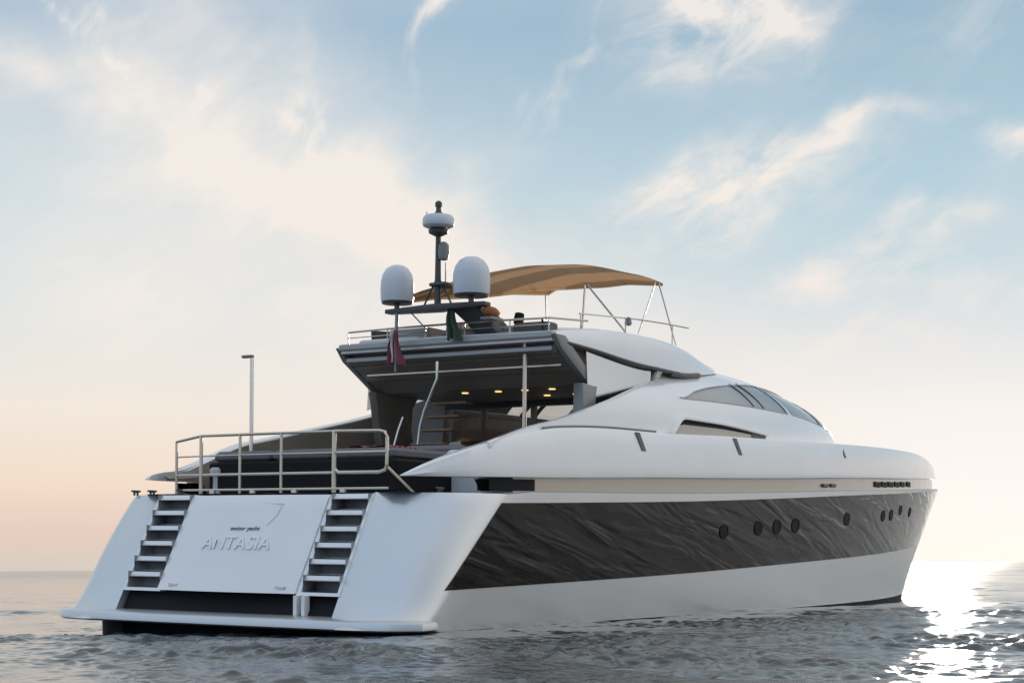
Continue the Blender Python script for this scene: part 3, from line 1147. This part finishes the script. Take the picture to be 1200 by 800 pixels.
rl = ypart(MB().tube([(5.25, 2.05, 5.0), (5.2, 1.0, 5.01), (5.2, -1.0, 5.01), (5.25, -2.05, 5.0), (6.4, -2.1, 5.08)], .018, 8), 'aft_rail', 'steel_dull')
ypart(MB().tube([(5.25, 2.05, 4.9), (5.2, 1.0, 4.9), (5.2, -1.0, 4.9), (5.25, -2.05, 4.9)], .010, 6), 'rail_wire', 'steel_dull', rl)
for y in (2.05, 1.2, 0.4, -0.4, -1.3, -2.05):
    ypart(MB().tube([(5.22, y, 4.75), (5.22, y, 5.0)], .014, 6), 'rail_stanchion', 'steel_dull', rl)
for (x, y, z, sx, sy, sz, m) in ((5.75, 0.05, 4.92, .22, .16, .14, 'gel_grey'), (5.7, -1.5, 4.9, .18, .34, .1, 'dark'), (5.6, -0.15, 4.88, .1, .3, .06, 'grey'), (6.2, 1.2, 4.98, .3, .4, .12, 'grey')):
    ypart(MB().box(x - sx, x + sx, y - sy, y + sy, z - sz, z + sz, .03), 'flybridge_console', m)
ypart(MB().lathe([(.03, 0), (.05, .02), (.05, .16), (.02, .18), (0, .18)], (5.5, 1.3, 4.86), 12), 'vent_cowl', 'gel_grey')

# ---- transom door, stairs, bathing platform
mb = MB()
rows = []
for z in np.linspace(0.60, 1.99, 16):
    sh = max(z - 1.9, 0) ** 2 * 2.2
    rows.append([(xt(z) + sh - 0.03 - 0.10 * (1 - (y / 1.3) ** 2), y, z) for y in np.linspace(-1.268, 1.268, 15)])
mb.grid(rows)
G = np.array(rows)
for e in (G[0], G[-1], G[:, 0], G[:, -1]):
    mb.grid([e, e + np.array([0.25, 0, 0])])
door = ypart(mb, 'transom_door', 'gel', smooth=45)


def text_mesh(s, size, ext, spacing=1.0):
    cu = bpy.data.curves.new('lettering', 'FONT')
    cu.body = s
    cu.size = size
    cu.extrude = ext
    cu.space_character = spacing
    cu.align_x = 'CENTER'
    cu.resolution_u = 3
    o = bpy.data.objects.new('lettering', cu)
    COL.objects.link(o)
    bpy.context.view_layer.update()
    me = bpy.data.meshes.new_from_object(o.evaluated_get(bpy.context.evaluated_depsgraph_get()))
    bpy.data.objects.remove(o)
    return me


def door_text(s, size, ext, z, mat, name, spacing=1.0, y0=0.0, wide=1.0):
    me = text_mesh(s, size, ext, spacing)
    v = np.empty(len(me.vertices) * 3)
    me.vertices.foreach_get('co', v)
    v = v.reshape(-1, 3)
    out = np.empty_like(v)
    slope = 0.54
    nrm = np.array([-1, 0, slope]) / math.hypot(1, slope)
    for i, (a, b, c) in enumerate(v):
        zz = z + b * 0.88
        y = y0 - a * wide
        p = np.array([xt(zz) - 0.03 - 0.10 * (1 - (y / 1.3) ** 2), y, zz]) + nrm * (c + 0.006)
        out[i] = p
    me.vertices.foreach_set('co', out.ravel())
    me.update()
    me.materials.append(M[mat])
    o = bpy.data.objects.new(name, me)
    COL.objects.link(o)
    o.parent = door
    return o


door_text('ANTASIA', 0.30, 0.012, 1.20, 'letter', 'name_lettering', 1.06, 0.05, 1.0)
door_text('motor yacht', 0.095, 0.004, 1.475, 'ink', 'small_lettering', 1.0, -0.02, 1.15)
q = MB().tube([(xt(1.55) - .125, -0.40, 1.55), (xt(1.72) - .12, -0.52, 1.72), (xt(1.86) - .115, -0.56, 1.86), (xt(1.87) - .125, -0.2, 1.87)], [0.006, .012, .012, .004], 6)
ypart(q, 'name_swash', 'letter', door)

for sd in (1, -1):
    # sloping stair front with six openings
    mb = MB()
    y0, y1 = 1.275, 2.035
    zl = [0.44]
    holes = []
    z = 0.625
    for k in range(6):
        holes.append((z, z + 0.158))
        z += 0.228
    ya, yb = 1.345, 1.985

    def sp(y, z, off=0.0):
        sh = max(z - 1.9, 0) ** 2 * 2.2
        return (xt(z) + sh + off, sd * y, z)
    lv = [0.58]
    for a, b in holes:
        lv += [a, b]
    lv.append(2.0)
    ys = [y0, ya, yb, y1]
    G = [[sp(y, z, -0.012) for y in ys] for z in lv]
    mb.grid(G, skip=lambda i, j: (i % 2 == 1) and j == 1 and i < 13)
    for e in (G[0], G[-1], [g[0] for g in G], [g[-1] for g in G]):   # returns
        mb.grid([e, [(x + 0.12, y, z) for x, y, z in e]])
    for a, b in holes:   # reveals
        fr = [sp(ya, a, -.012), sp(yb, a, -.012), sp(yb, b, -.012), sp(ya, b, -.012)]
        mb.grid([fr, [(x + 0.05, y, z) for x, y, z in fr]], close_v=True)
    st = ypart(mb, 'stair_front', 'gel', smooth=20)
    for a, b in holes:
        q = MB()
        x0 = xt(a) + 0.035
        q.add([(x0, sd * ya, a + .004), (x0, sd * yb, a + .004), (x0 + .30, sd * yb, a + .004), (x0 + .30, sd * ya, a + .004)], [(0, 1, 2, 3)])
        q.add([(x0 + .30, sd * ya, a), (x0 + .30, sd * yb, a), (x0 + .30, sd * yb, b + .1), (x0 + .30, sd * ya, b + .1)], [(0, 1, 2, 3)])
        for y in (ya, yb):
            q.add([(x0, sd * y, a), (x0 + .3, sd * y, a), (x0 + .3, sd * y, b + .08), (x0, sd * y, b + .08)], [(0, 1, 2, 3)])
        q.add([(x0, sd * ya, b + .0), (x0, sd * yb, b + .0), (x0 + .30, sd * yb, b + .08), (x0 + .30, sd * ya, b + .08)], [(0, 1, 2, 3)])
        ypart(q, 'stair_tread', 'tread', st)

for y in (-1.0, 1.0):
    q = MB().box(-.02, .03, -.09, .09, -.02, .02, .008)
    q.v = [(a + xt(.68) - .03 - .10 * (1 - (y / 1.3) ** 2), b + y, c + .68) for a, b, c in q.v]
    ypart(q, 'door_latch', 'steel', door)
ypart(MB().box(xt(1.9) - .09, xt(1.9) - .03, -.07, .07, 1.90, 1.95, .01), 'stern_light', 'gel_grey', door)

# garage slot under the door
ypart(MB().prism([(xt(.35) + .10, .307), (xt(.35) + .40, .307), (xt(.6) + .40, .60), (xt(.6) + .12, .60)], 1, -2.0, 2.0), 'garage_slot', 'black')
ypart(MB().box(xt(.5) - .05, xt(.5) + .06, -1.50, -1.44, .307, .58), 'hinge_post', 'gel')
ypart(MB().box(xt(.5) - .05, xt(.5) + .06, -1.36, -1.30, .307, .58), 'hinge_post', 'gel')

# platform
mb = MB()
pl = []
NP = 33
for k in range(NP):
    y = -3.36 + 6.72 * k / (NP - 1)
    t = abs(y) / 3.36
    xa = -0.62 + 0.10 * t ** 2 + 0.42 * max(0, (t - .80) / .20) ** 2.4
    pl.append((xa, y))
aft = pl
fwdp = [(0.95, 3.40), (0.95, -3.40)]
poly = aft + [(0.10, 3.33), (0.35, 3.27), (0.70, 3.18), (1.0, 3.06), (1.0, -3.06), (0.70, -3.18), (0.35, -3.27), (0.10, -3.33)]


def inset(poly, d):
    c = np.array([0.4, 0.0])
    out = []
    for (x, y) in poly:
        v = np.array([x, y]) - c
        out.append((x + d * (1 if x < 0.5 else -1), y - math.copysign(min(d, abs(y)), y) if abs(y) > 3.2 else y))
    return out


mb.loft([[(x, y, z) for x, y in inset(poly, d)] for z, d in ((.13, .10), (.14, .03), (.16, .0), (.235, .0), (.26, .012), (.275, .04), (.30, .30), (.305, .36))])
plat = ypart(mb, 'bathing_platform', 'hull', smooth=30)

# ---- stern rail
def rail_pt(y):
    return 1.18 - 0.05 * (1 - (y / 1.8) ** 2)


RT, RMID, RLO, RB = 2.93, 2.62, 2.33, 2.03
posts = [2.36, 1.75, 0.93, 0.11, -0.88]
for i, y in enumerate(posts):
    x = rail_pt(y) if i else 1.28
    zt_ = RT if i else 2.86
    b = 2.03
    w = 0.028 if i in (1, 4) else 0.022
    ypart(MB().tube([(x, y, b), (x, y, zt_)], w if i != 4 else .035, 8), 'rail_post', 'steel_dull')
segs = [(2.36, 1.75), (1.75, 0.93), (0.93, 0.11), (0.11, -0.88), (-0.88, -1.79)]
for i, (a, b) in enumerate(segs):
    xa, xb_ = (rail_pt(a) if i else 1.28), rail_pt(b)
    za, zb2 = (2.86 if i == 0 else RT), RT
    if i == 4:
        pts = [(xa, a, RT), (xb_, b + 0.12, RT - .01), (xb_ + .01, b + .03, RT - .03), (xb_ + .02, b, RT - .1), (xb_ + .02, b, RLO + .1), (xb_ + .01, b + .03, RLO + .03), (xb_, b + .12, RLO), (xa, a - .08, RLO), (xa, a, RLO + .06)]
        ypart(MB().tube(pts, 0.026, 8), 'rail_loop', 'steel_dull')
        ypart(MB().tube([(xa, a, RMID), (xb_, b, RMID)], 0.02, 8), 'rail_bar', 'steel_dull')
    else:
        ypart(MB().tube([(xa, a, za), (xb_, b, zb2)], 0.022, 8), 'rail_bar', 'steel_dull')
        ypart(MB().tube([(xa, a, RLO - .0), (xb_, b, RLO)], 0.02, 8), 'rail_bar', 'steel_dull')
        ypart(MB().tube([(xa, a, RMID), (xb_, b, RMID)], 0.012, 8), 'rail_bar', 'steel_dull')
ypart(MB().tube([(1.22, -1.79, 2.4), (1.6, -2.0, 2.03)], 0.02, 8), 'rail_stay', 'steel_dull')
# toe rail with small feet along the top of the transom
ypart(MB().tube([(0.95, y, 2.09) for y in np.linspace(1.9, -2.0, 12)], 0.018, 6), 'toe_rail', 'steel_dull')
for y in (1.3, 0.5, -0.3, -1.2):
    ypart(MB().box(0.92, 0.98, y - .05, y + .05, 2.02, 2.10, 0.01), 'toe_rail_foot', 'steel_dull')


def cleat(x, y):
    mb = MB()
    mb.tube([(x - .10, y, 2.09), (x - .04, y, 2.085), (x + .04, y, 2.085), (x + .10, y, 2.09)], [.012, .02, .02, .012], 8)
    for dx in (-.035, .035):
        mb.tube([(x + dx, y, 2.02), (x + dx, y, 2.085)], .018, 8)
    ypart(mb, 'mooring_cleat', 'dark')


for (x, y) in ((1.15, 2.75), (0.95, 1.95), (1.15, -2.75), (1.1, 3.05)):
    cleat(x, y)
ypart(MB().lathe([(0.11, 0), (0.11, .05), (.07, .09), (.07, .28), (.12, .33), (.12, .40), (.09, .43), (0, .44)], (1.55, 1.75, 2.03), 18), 'capstan', 'silver')

# ---- cockpit: sun bed base, lockers, steps, saloon
ypart(MB().box(1.5, 3.55, -1.75, 1.9, 2.05, 2.54, 0.03), 'sunbed_base', 'black')
ypart(MB().box(3.75, 3.95, -1.9, 2.3, 2.05, 2.78, 0.03), 'cockpit_partition', 'grey')
ypart(MB().box(2.9, 4.3, -2.25, -1.6, 2.05, 2.74, 0.05), 'cockpit_locker', 'gel_grey')
ypart(MB().box(4.0, 9.6, -2.6, 2.6, 2.03, 2.06), 'cockpit_sole', 'teak')
# saloon: open aft doorway, side walls, forward bulkhead, floor
sal = MB()
for sd in (1, -1):
    rows = []
    for x in np.linspace(8.6, 15.5, 12):
        rows.append([(x, sd * (c_w(x) - 0.32), 2.08), (x, sd * (c_w(x) - 0.36), win_lo(max(x, 9.7)) - 0.12)])
    sal.grid(rows)
sal.grid([[(15.5, y, z) for y in np.linspace(-2.5, 2.5, 5)] for z in (2.08, 3.9)])
sal.grid([[(x, y, 2.075) for y in np.linspace(-2.65, 2.65, 5)] for x in (8.6, 15.5)])
ypart(sal, 'saloon_interior', 'wood')
ypart(MB().box(9.0, 10.6, -2.3, -1.6, 2.08, 2.9, .06), 'saloon_sofa', 'cushion_light')
ypart(MB().box(9.2, 9.9, 0.5, 1.1, 2.08, 2.82, .05), 'saloon_armchair', 'cushion_light')
ypart(MB().lathe([(.10, 0), (.02, .03), (.02, .32), (.16, .33), (.10, .55), (0, .55)], (11.4, 1.5, 2.95), 16), 'saloon_lamp', 'lamp')
for y in (-1.9, 0.25, 1.35, 2.25):
    ypart(MB().box(8.5, 8.58, y - .05, y + .05, 2.06, 3.99), 'saloon_door_frame', 'wood')
ypart(MB().box(8.49, 8.59, -2.5, 2.5, 3.90, 3.985), 'saloon_door_header', 'dark')
ypart(MB().box(11.0, 12.6, 1.0, 2.1, 2.08, 2.95, .04), 'saloon_cabinet', 'teak')
# handrails and poles
ypart(MB().tube([(4.5, -0.35, 4.3), (4.5, -0.35, 4.02), (4.5, -0.22, 3.75), (4.5, -0.10, 3.5), (4.5, -0.02, 3.25), (4.5, 0.02, 2.95)], 0.022, 8), 'stair_handrail', 'steel')
ypart(MB().tube([(4.6, 0.40, 3.42), (4.55, 0.46, 3.2), (4.5, 0.52, 2.9)], 0.02, 8), 'stair_handrail', 'steel')
ypart(MB().tube([(5.35, -1.52, 2.06), (5.35, -1.52, 4.66)], 0.035, 8), 'overhang_pole', 'steel_dull')
for k in range(7):     # stair to the flybridge
    ypart(MB().box(4.7 + .22 * k, 4.95 + .22 * k, 0.1, 0.8, 2.25 + .25 * k, 2.29 + .25 * k, .01), 'stair_step', 'teak')

# ---- mast, radar arm and domes
def arm(x0, y0, z0, y1, z1):
    return MB().loft([[(x0 - .10, y0, z0 - .04), (x0 + .10, y0, z0 - .04), (x0 + .10, y0, z0 + .03), (x0 - .10, y0, z0 + .03)],
                      [(x0 - .16, (y0 + y1) / 2, (z0 + z1) / 2 - .06), (x0 + .16, (y0 + y1) / 2, (z0 + z1) / 2 - .06), (x0 + .16, (y0 + y1) / 2, (z0 + z1) / 2 + .05), (x0 - .16, (y0 + y1) / 2, (z0 + z1) / 2 + .05)],
                      [(x0 - .10, y1, z1 - .04), (x0 + .10, y1, z1 - .04), (x0 + .10, y1, z1 + .03), (x0 - .10, y1, z1 + .03)]])


ar = ypart(arm(5.0, 1.03, 5.26, -1.0, 5.27), 'radar_arch', 'dark', bevel=0.01)
rg = [[(5.0, -0.25, 5.24), (5.0, -0.8, 5.24), (5.5, -0.8, 5.24), (5.5, -0.25, 5.24)], [(5.2, -0.45, 5.0), (5.2, -0.9, 5.0), (5.8, -0.9, 5.0), (5.8, -0.45, 5.0)],
      [(5.35, -0.55, 4.8), (5.35, -1.0, 4.8), (6.1, -1.0, 4.8), (6.1, -0.55, 4.8)]]
ypart(MB().loft(rg), 'pylon', 'dark', ar, bevel=0.02)
ypart(MB().tube([(5.0, .55, 5.22), (5.1, .2, 4.85)], .012, 6), 'stay', 'grey', ar)


def dome(x, y, z, s):
    d = ypart(MB().lathe([(0.20 * s, -0.03), (0.285 * s, 0.0), (0.295 * s, 0.05), (0.30 * s, 0.20), (0.295 * s, 0.34), (0.265 * s, 0.46), (0.20 * s, 0.56), (0.11 * s, 0.615), (0, 0.635)], (x, y, z), 32), 'satellite_dome', 'dome', smooth=50)
    ypart(MB().lathe([(0.24 * s, -0.04), (0.27 * s, -0.035), (0.29 * s, 0.03), (0.292 * s, 0.035)], (x, y, z), 32), 'dome_base', 'dark', d)
    ypart(MB().lathe([(.05, -.2), (.05, -.03), (.1, -.028)], (x, y, z), 12), 'dome_stem', 'grey', d)
    return d


dome(5.0, 0.84, 5.42, 0.96)
dome(5.0, -0.68, 5.44, 1.04)

mast = ypart(MB().tube([(5.0, 0, 5.25), (5.0, 0, 5.9), (5.0, 0, 6.62)], [0.06, 0.05, 0.042], 10), 'mast', 'dark')
ypart(MB().lathe([(.06, 0), (.16, .05), (.17, .10), (.10, .14), (.05, .15)], (5.0, 0, 6.46), 20), 'radar_foot', 'dark', mast)
ypart(MB().box(4.9, 5.1, -.22, .12, 5.62, 5.68, .015), 'mast_bracket', 'dark', mast)
ypart(MB().tube([(5.0, .30, 5.28), (5.0, .03, 5.75)], .016, 6), 'mast_brace', 'dark', mast)
ypart(MB().tube([(5.0, -.30, 5.28), (5.0, -.03, 5.75)], .016, 6), 'mast_brace', 'dark', mast)
ypart(MB().tube([(5.05, -.12, 5.68), (5.05, -.12, 6.02)], .010, 6), 'whip_aerial', 'grey', mast)
ypart(MB().lathe([(0.04, 0), (0.20, .02), (0.26, .05), (0.27, .08), (0.265, .18), (0.23, .225), (0.10, .24), (0, .245)], (5.0, 0, 6.58), 28), 'radar_disc', 'dome', mast)
ypart(MB().lathe([(0.10, 0), (0.09, .05), (.05, .09), (.04, .16), (.06, .18), (.06, .24), (.03, .27), (0, .275)], (5.0, 0, 6.78), 16), 'mast_light', 'dark', mast)
ypart(MB().tube([(5.0, .24, 6.66), (5.0, .24, 6.90)], .008, 6), 'whip_aerial', 'grey', mast)
ypart(MB().lathe([(.02, 0), (.08, .02), (.10, .12), (.09, .26), (.04, .31), (0, .315)], (5.02, -0.10, 6.05), 14), 'horn', 'grey', mast)
ypart(MB().tube([(5.0, 0.0, 6.1), (5.0, -.08, 6.15)], .015, 6), 'horn_bracket', 'grey', mast)

# searchlight
sl = ypart(MB().tube([(5.9, -1.05, 4.93), (5.9, -1.05, 5.06)], .02, 8), 'searchlight', 'dark')
ypart(MB().lathe([(.06, -.09), (.085, -.08), (.09, .0), (.08, .09), (.0, .095)], (5.9, -1.05, 5.12), 16, (0.25, 0, 1)), 'searchlight_head', 'black', sl)

# slim antenna post on the port fairing
an = ypart(MB().tube([(3.1, 2.42, 2.75), (3.1, 2.42, 4.36)], 0.032, 10), 'antenna_post', 'steel')
ypart(MB().box(3.05, 3.14, 2.39, 2.62, 4.36, 4.41, .015), 'antenna_cap', 'grey', an)

# flybridge side rail and bimini frame
def bz(x):    # side edge height of the canopy
    return itp(x, [5.0, 6.5, 8.2, 9.5, 10.7], [5.44, 5.72, 5.99, 6.22, 6.37])


def bcrown(x):
    return itp(x, [5.0, 6.5, 8.2, 9.5, 10.7], [0.16, 0.34, 0.46, 0.42, 0.30])


BW = 1.28


def bw(x):
    return itp(x, [5.1, 6.5, 8.0, 11], [0.84, 1.06, 1.28, 1.28])


rows = []
for x in np.linspace(5.15, 10.75, 34):
    sag = -0.010 * abs(math.sin((x - 5.0) / 5.75 * math.pi * 4))
    rows.append([(x + 0.0, bw(x) * k, bz(x) + bcrown(x) * (1 - abs(k) ** 2.2) + sag) for k in np.linspace(-1, 1, 25)])
G = np.array(rows)
mb = MB().grid(G)
mb.grid(G - np.array([0, 0, 0.012]))
for e in (G[0], G[-1], G[:, 0], G[:, -1]):
    mb.grid([e, e - np.array([0, 0, 0.05])])
bim = ypart(mb, 'bimini_canopy', 'canvas', smooth=50)
for x in (5.2, 6.45, 7.88, 9.3, 10.7):
    pts = [(x, bw(x) * k * 0.99, bz(x) + bcrown(x) * (1 - abs(k) ** 2.2) - 0.035 - 0.010 * abs(math.sin((x - 5.0) / 5.75 * math.pi * 4))) for k in np.linspace(-1, 1, 17)]
    ypart(MB().tube(pts, 0.024, 8), 'bow', 'steel_dull', bim)
for sd in (-1, 1):
    y = sd * 1.27
    yb = sd * 1.45
    if sd < 0:
        ypart(MB().tube([(7.75, y, bz(7.75)), (7.35, yb, 5.12)], .018, 8), 'bimini_strut', 'steel', bim)
        ypart(MB().tube([(7.85, y, bz(7.85)), (8.95, yb, 5.22)], .018, 8), 'bimini_strut', 'steel', bim)
        ypart(MB().tube([(10.45, y, bz(10.45)), (9.45, yb, 5.25)], .014, 8), 'bimini_strut', 'steel', bim)
    ypart(MB().tube([(10.6, y, bz(10.6)), (11.0, yb, 5.2)], .016, 8), 'bimini_strut', 'steel', bim)
    pts = [(x, sd * 1.42, z) for x, z in ((7.3, 5.36), (8.4, 5.44), (9.5, 5.52), (10.6, 5.57), (11.6, 5.60))]
    fr = ypart(MB().tube(pts, .015, 6), 'flybridge_rail', 'steel')
    for x, z in ((7.35, 5.36), (9.0, 5.48), (10.9, 5.58)):
        ypart(MB().tube([(x, sd * 1.42, z), (x, sd * 1.42, z - .42)], .012, 6), 'rail_stanchion', 'steel', fr)
ypart(MB().lathe([(.05, 0), (.07, .04), (.05, .14), (0, .16)], (9.1, -1.42, 5.36), 10), 'winch', 'grey')


# ------------------------------------------------------------------ loose things aboard (top level, standing in the yacht's frame)
def place(o, base):
    o.matrix_world = YM @ Matrix.Translation(base)
    return o


def thing(name, label, cat, base, group=None):
    o = bpy.data.objects.new(name, None)
    COL.objects.link(o)
    o.empty_display_size = 0.3
    tag(o, label, cat, group)
    place(o, base)
    return o


# sun pads on the sunbed base
def pad(y0, y1, label):
    t = thing('sun_pad', label, 'cushion', (2.52, (y0 + y1) / 2, 2.54), 'charcoal sun pads behind the stern rail')
    w = (y1 - y0) / 2
    MB().box(-0.98, 0.70, -w + .02, w - .02, 0.0, 0.17, 0.05).build('mattress', M['cushion'], t)
    MB().box(0.72, 1.0, -w + .02, w - .02, 0.0, 0.30, 0.06).build('backrest', M['cushion'], t)


pad(0.70, 1.86, 'charcoal sun pad by the capstan at the port end of the sunbed')
pad(-0.50, 0.68, 'middle charcoal sun pad, between the other two')
pad(-1.70, -0.52, 'charcoal sun pad with the red towel on it')

t = MB()
rows = []
for i in range(15):
    for_ = []
    for j in range(9):
        x, y = -0.32 + .64 * i / 14, -0.40 + .80 * j / 8
        for_.append((x, y, 0.012 + 0.025 * math.sin(i * 1.1 + j * .7) ** 2 + 0.02 * math.sin(j * 1.9) ** 2))
    rows.append(for_)
G = np.array(rows)
t.grid(G)
t.grid(G - np.array([0, 0, .01]))
tw = t.build('beach_towel', M['red'])
tag(tw, 'crumpled dark red towel lying on a charcoal sun pad', 'towel')
place(tw, (2.1, -1.05, 2.712))


# flags
def flag(name, w, h, folds, mat, mat2, label, base, stripe=None):
    mb = MB()
    n, m = 22, 18
    rows = []
    for i in range(n):
        u = i / (n - 1)
        row = []
        for j in range(m):
            v = j / (m - 1)
            wid = w * (0.35 + 0.65 * v ** 0.7)
            y = (u - 0.5) * wid + 0.03 * math.sin(v * 5)
            x = 0.07 * (0.3 + v) * math.sin(u * folds * math.pi + 1.5 * v)
            row.append((x, y, -h * v + 0.06 * math.sin(u * 3.1)))
        rows.append(row)
    mb.grid(rows)
    o = mb.build(name, M[mat], smooth=80)
    me = o.data
    me.materials.append(M[mat2])
    if stripe:
        for p in me.polygons:
            if stripe(p.index // (m - 1) / (n - 1), p.index % (m - 1) / (m - 1)):
                p.material_index = 1
    tag(o, label, 'flag')
    place(o, base)
    return o


fl = flag('ensign', 0.30, 0.56, 5, 'red', 'white_cloth', 'limp red and white ensign hanging below the dome nearer the mast tip of the arm', (4.78, 0.72, 4.86),
          lambda u, v: (0.55 < u < 0.68) or (0.2 < u < 0.27 and v > .4))
fl['label'] = 'limp red and white ensign hanging over the flybridge edge'
ypart(MB().tube([(4.95, 0.80, 5.30), (4.82, 0.72, 4.85), (4.75, 0.68, 4.2)], [.035, .03, .02], 8), 'ensign_staff', 'grey')
flag('courtesy_flag', 0.26, 0.58, 4, 'green', 'white_cloth', 'limp green flag hanging beside the mast pylon', (4.95, -0.33, 5.25), lambda u, v: u > .86 and v > .6)

# orange cover bundle beside the pylon
mb = MB()
rg = []
for k, (x, r) in enumerate(((-.2, .02), (-.17, .07), (-.05, .09), (.06, .085), (.17, .06), (.2, .02))):
    rg.append([(x, r * math.cos(a) * (1 + .15 * math.sin(3 * a + k)), r * math.sin(a) + .09) for a in np.linspace(0, 2 * math.pi, 12, endpoint=False)])
mb.loft(rg)
oc = mb.build('rolled_cover', M['orange'], smooth=60)
tag(oc, 'rolled orange cover stowed under the larger white dome', 'cover')
place(oc, (5.15, -0.98, 5.06))
ypart(MB().box(5.0, 5.35, -1.08, -0.86, 5.02, 5.06), 'cover_shelf', 'grey')

# dining table and chairs under the overhang
tb = thing('dining_table', 'round teak table in the shade under the flybridge overhang', 'table', (6.2, -0.9, 2.06))
MB().lathe([(0, .70), (.62, .70), (.64, .72), (.62, .74), (0, .74)], (0, 0, 0), 28).build('tabletop', M['teak'], tb)
MB().lathe([(.28, 0), (.28, .02), (.06, .05), (.05, .70)], (0, 0, 0), 18).build('pedestal', M['steel'], tb)


def make_chair(label, base, rot, mat):
    c = thing('dining_chair', label, 'chair', base, 'chairs round the dining table')
    c.matrix_world = c.matrix_world @ Matrix.Rotation(rot, 4, 'Z')
    MB().box(-.24, .24, -.24, .24, .42, .50, .03).build('seat', M[mat], c)
    b = MB().box(-.03, .04, -.23, .23, .52, .98, .03)
    b.v = [(x - .24 - (z - .5) * .15, y, z) for x, y, z in b.v]
    b.build('backrest', M[mat], c)
    for sx in (-1, 1):
        for sy in (-1, 1):
            MB().tube([(sx * .22, sy * .22, 0), (sx * .20, sy * .20, .43)], .016, 8).build('leg', M['steel_dull'], c)
    return c


make_chair('terracotta dining chair with its back towards the stern rail', (5.35, -1.55, 2.06), R(25), 'pink')
make_chair('beige dining chair in the shade beside the round table', (5.55, -0.35, 2.06), R(-35), 'cushion_light')
make_chair('navy dining chair on the far side of the round table', (6.9, -0.5, 2.06), R(200), 'blue')
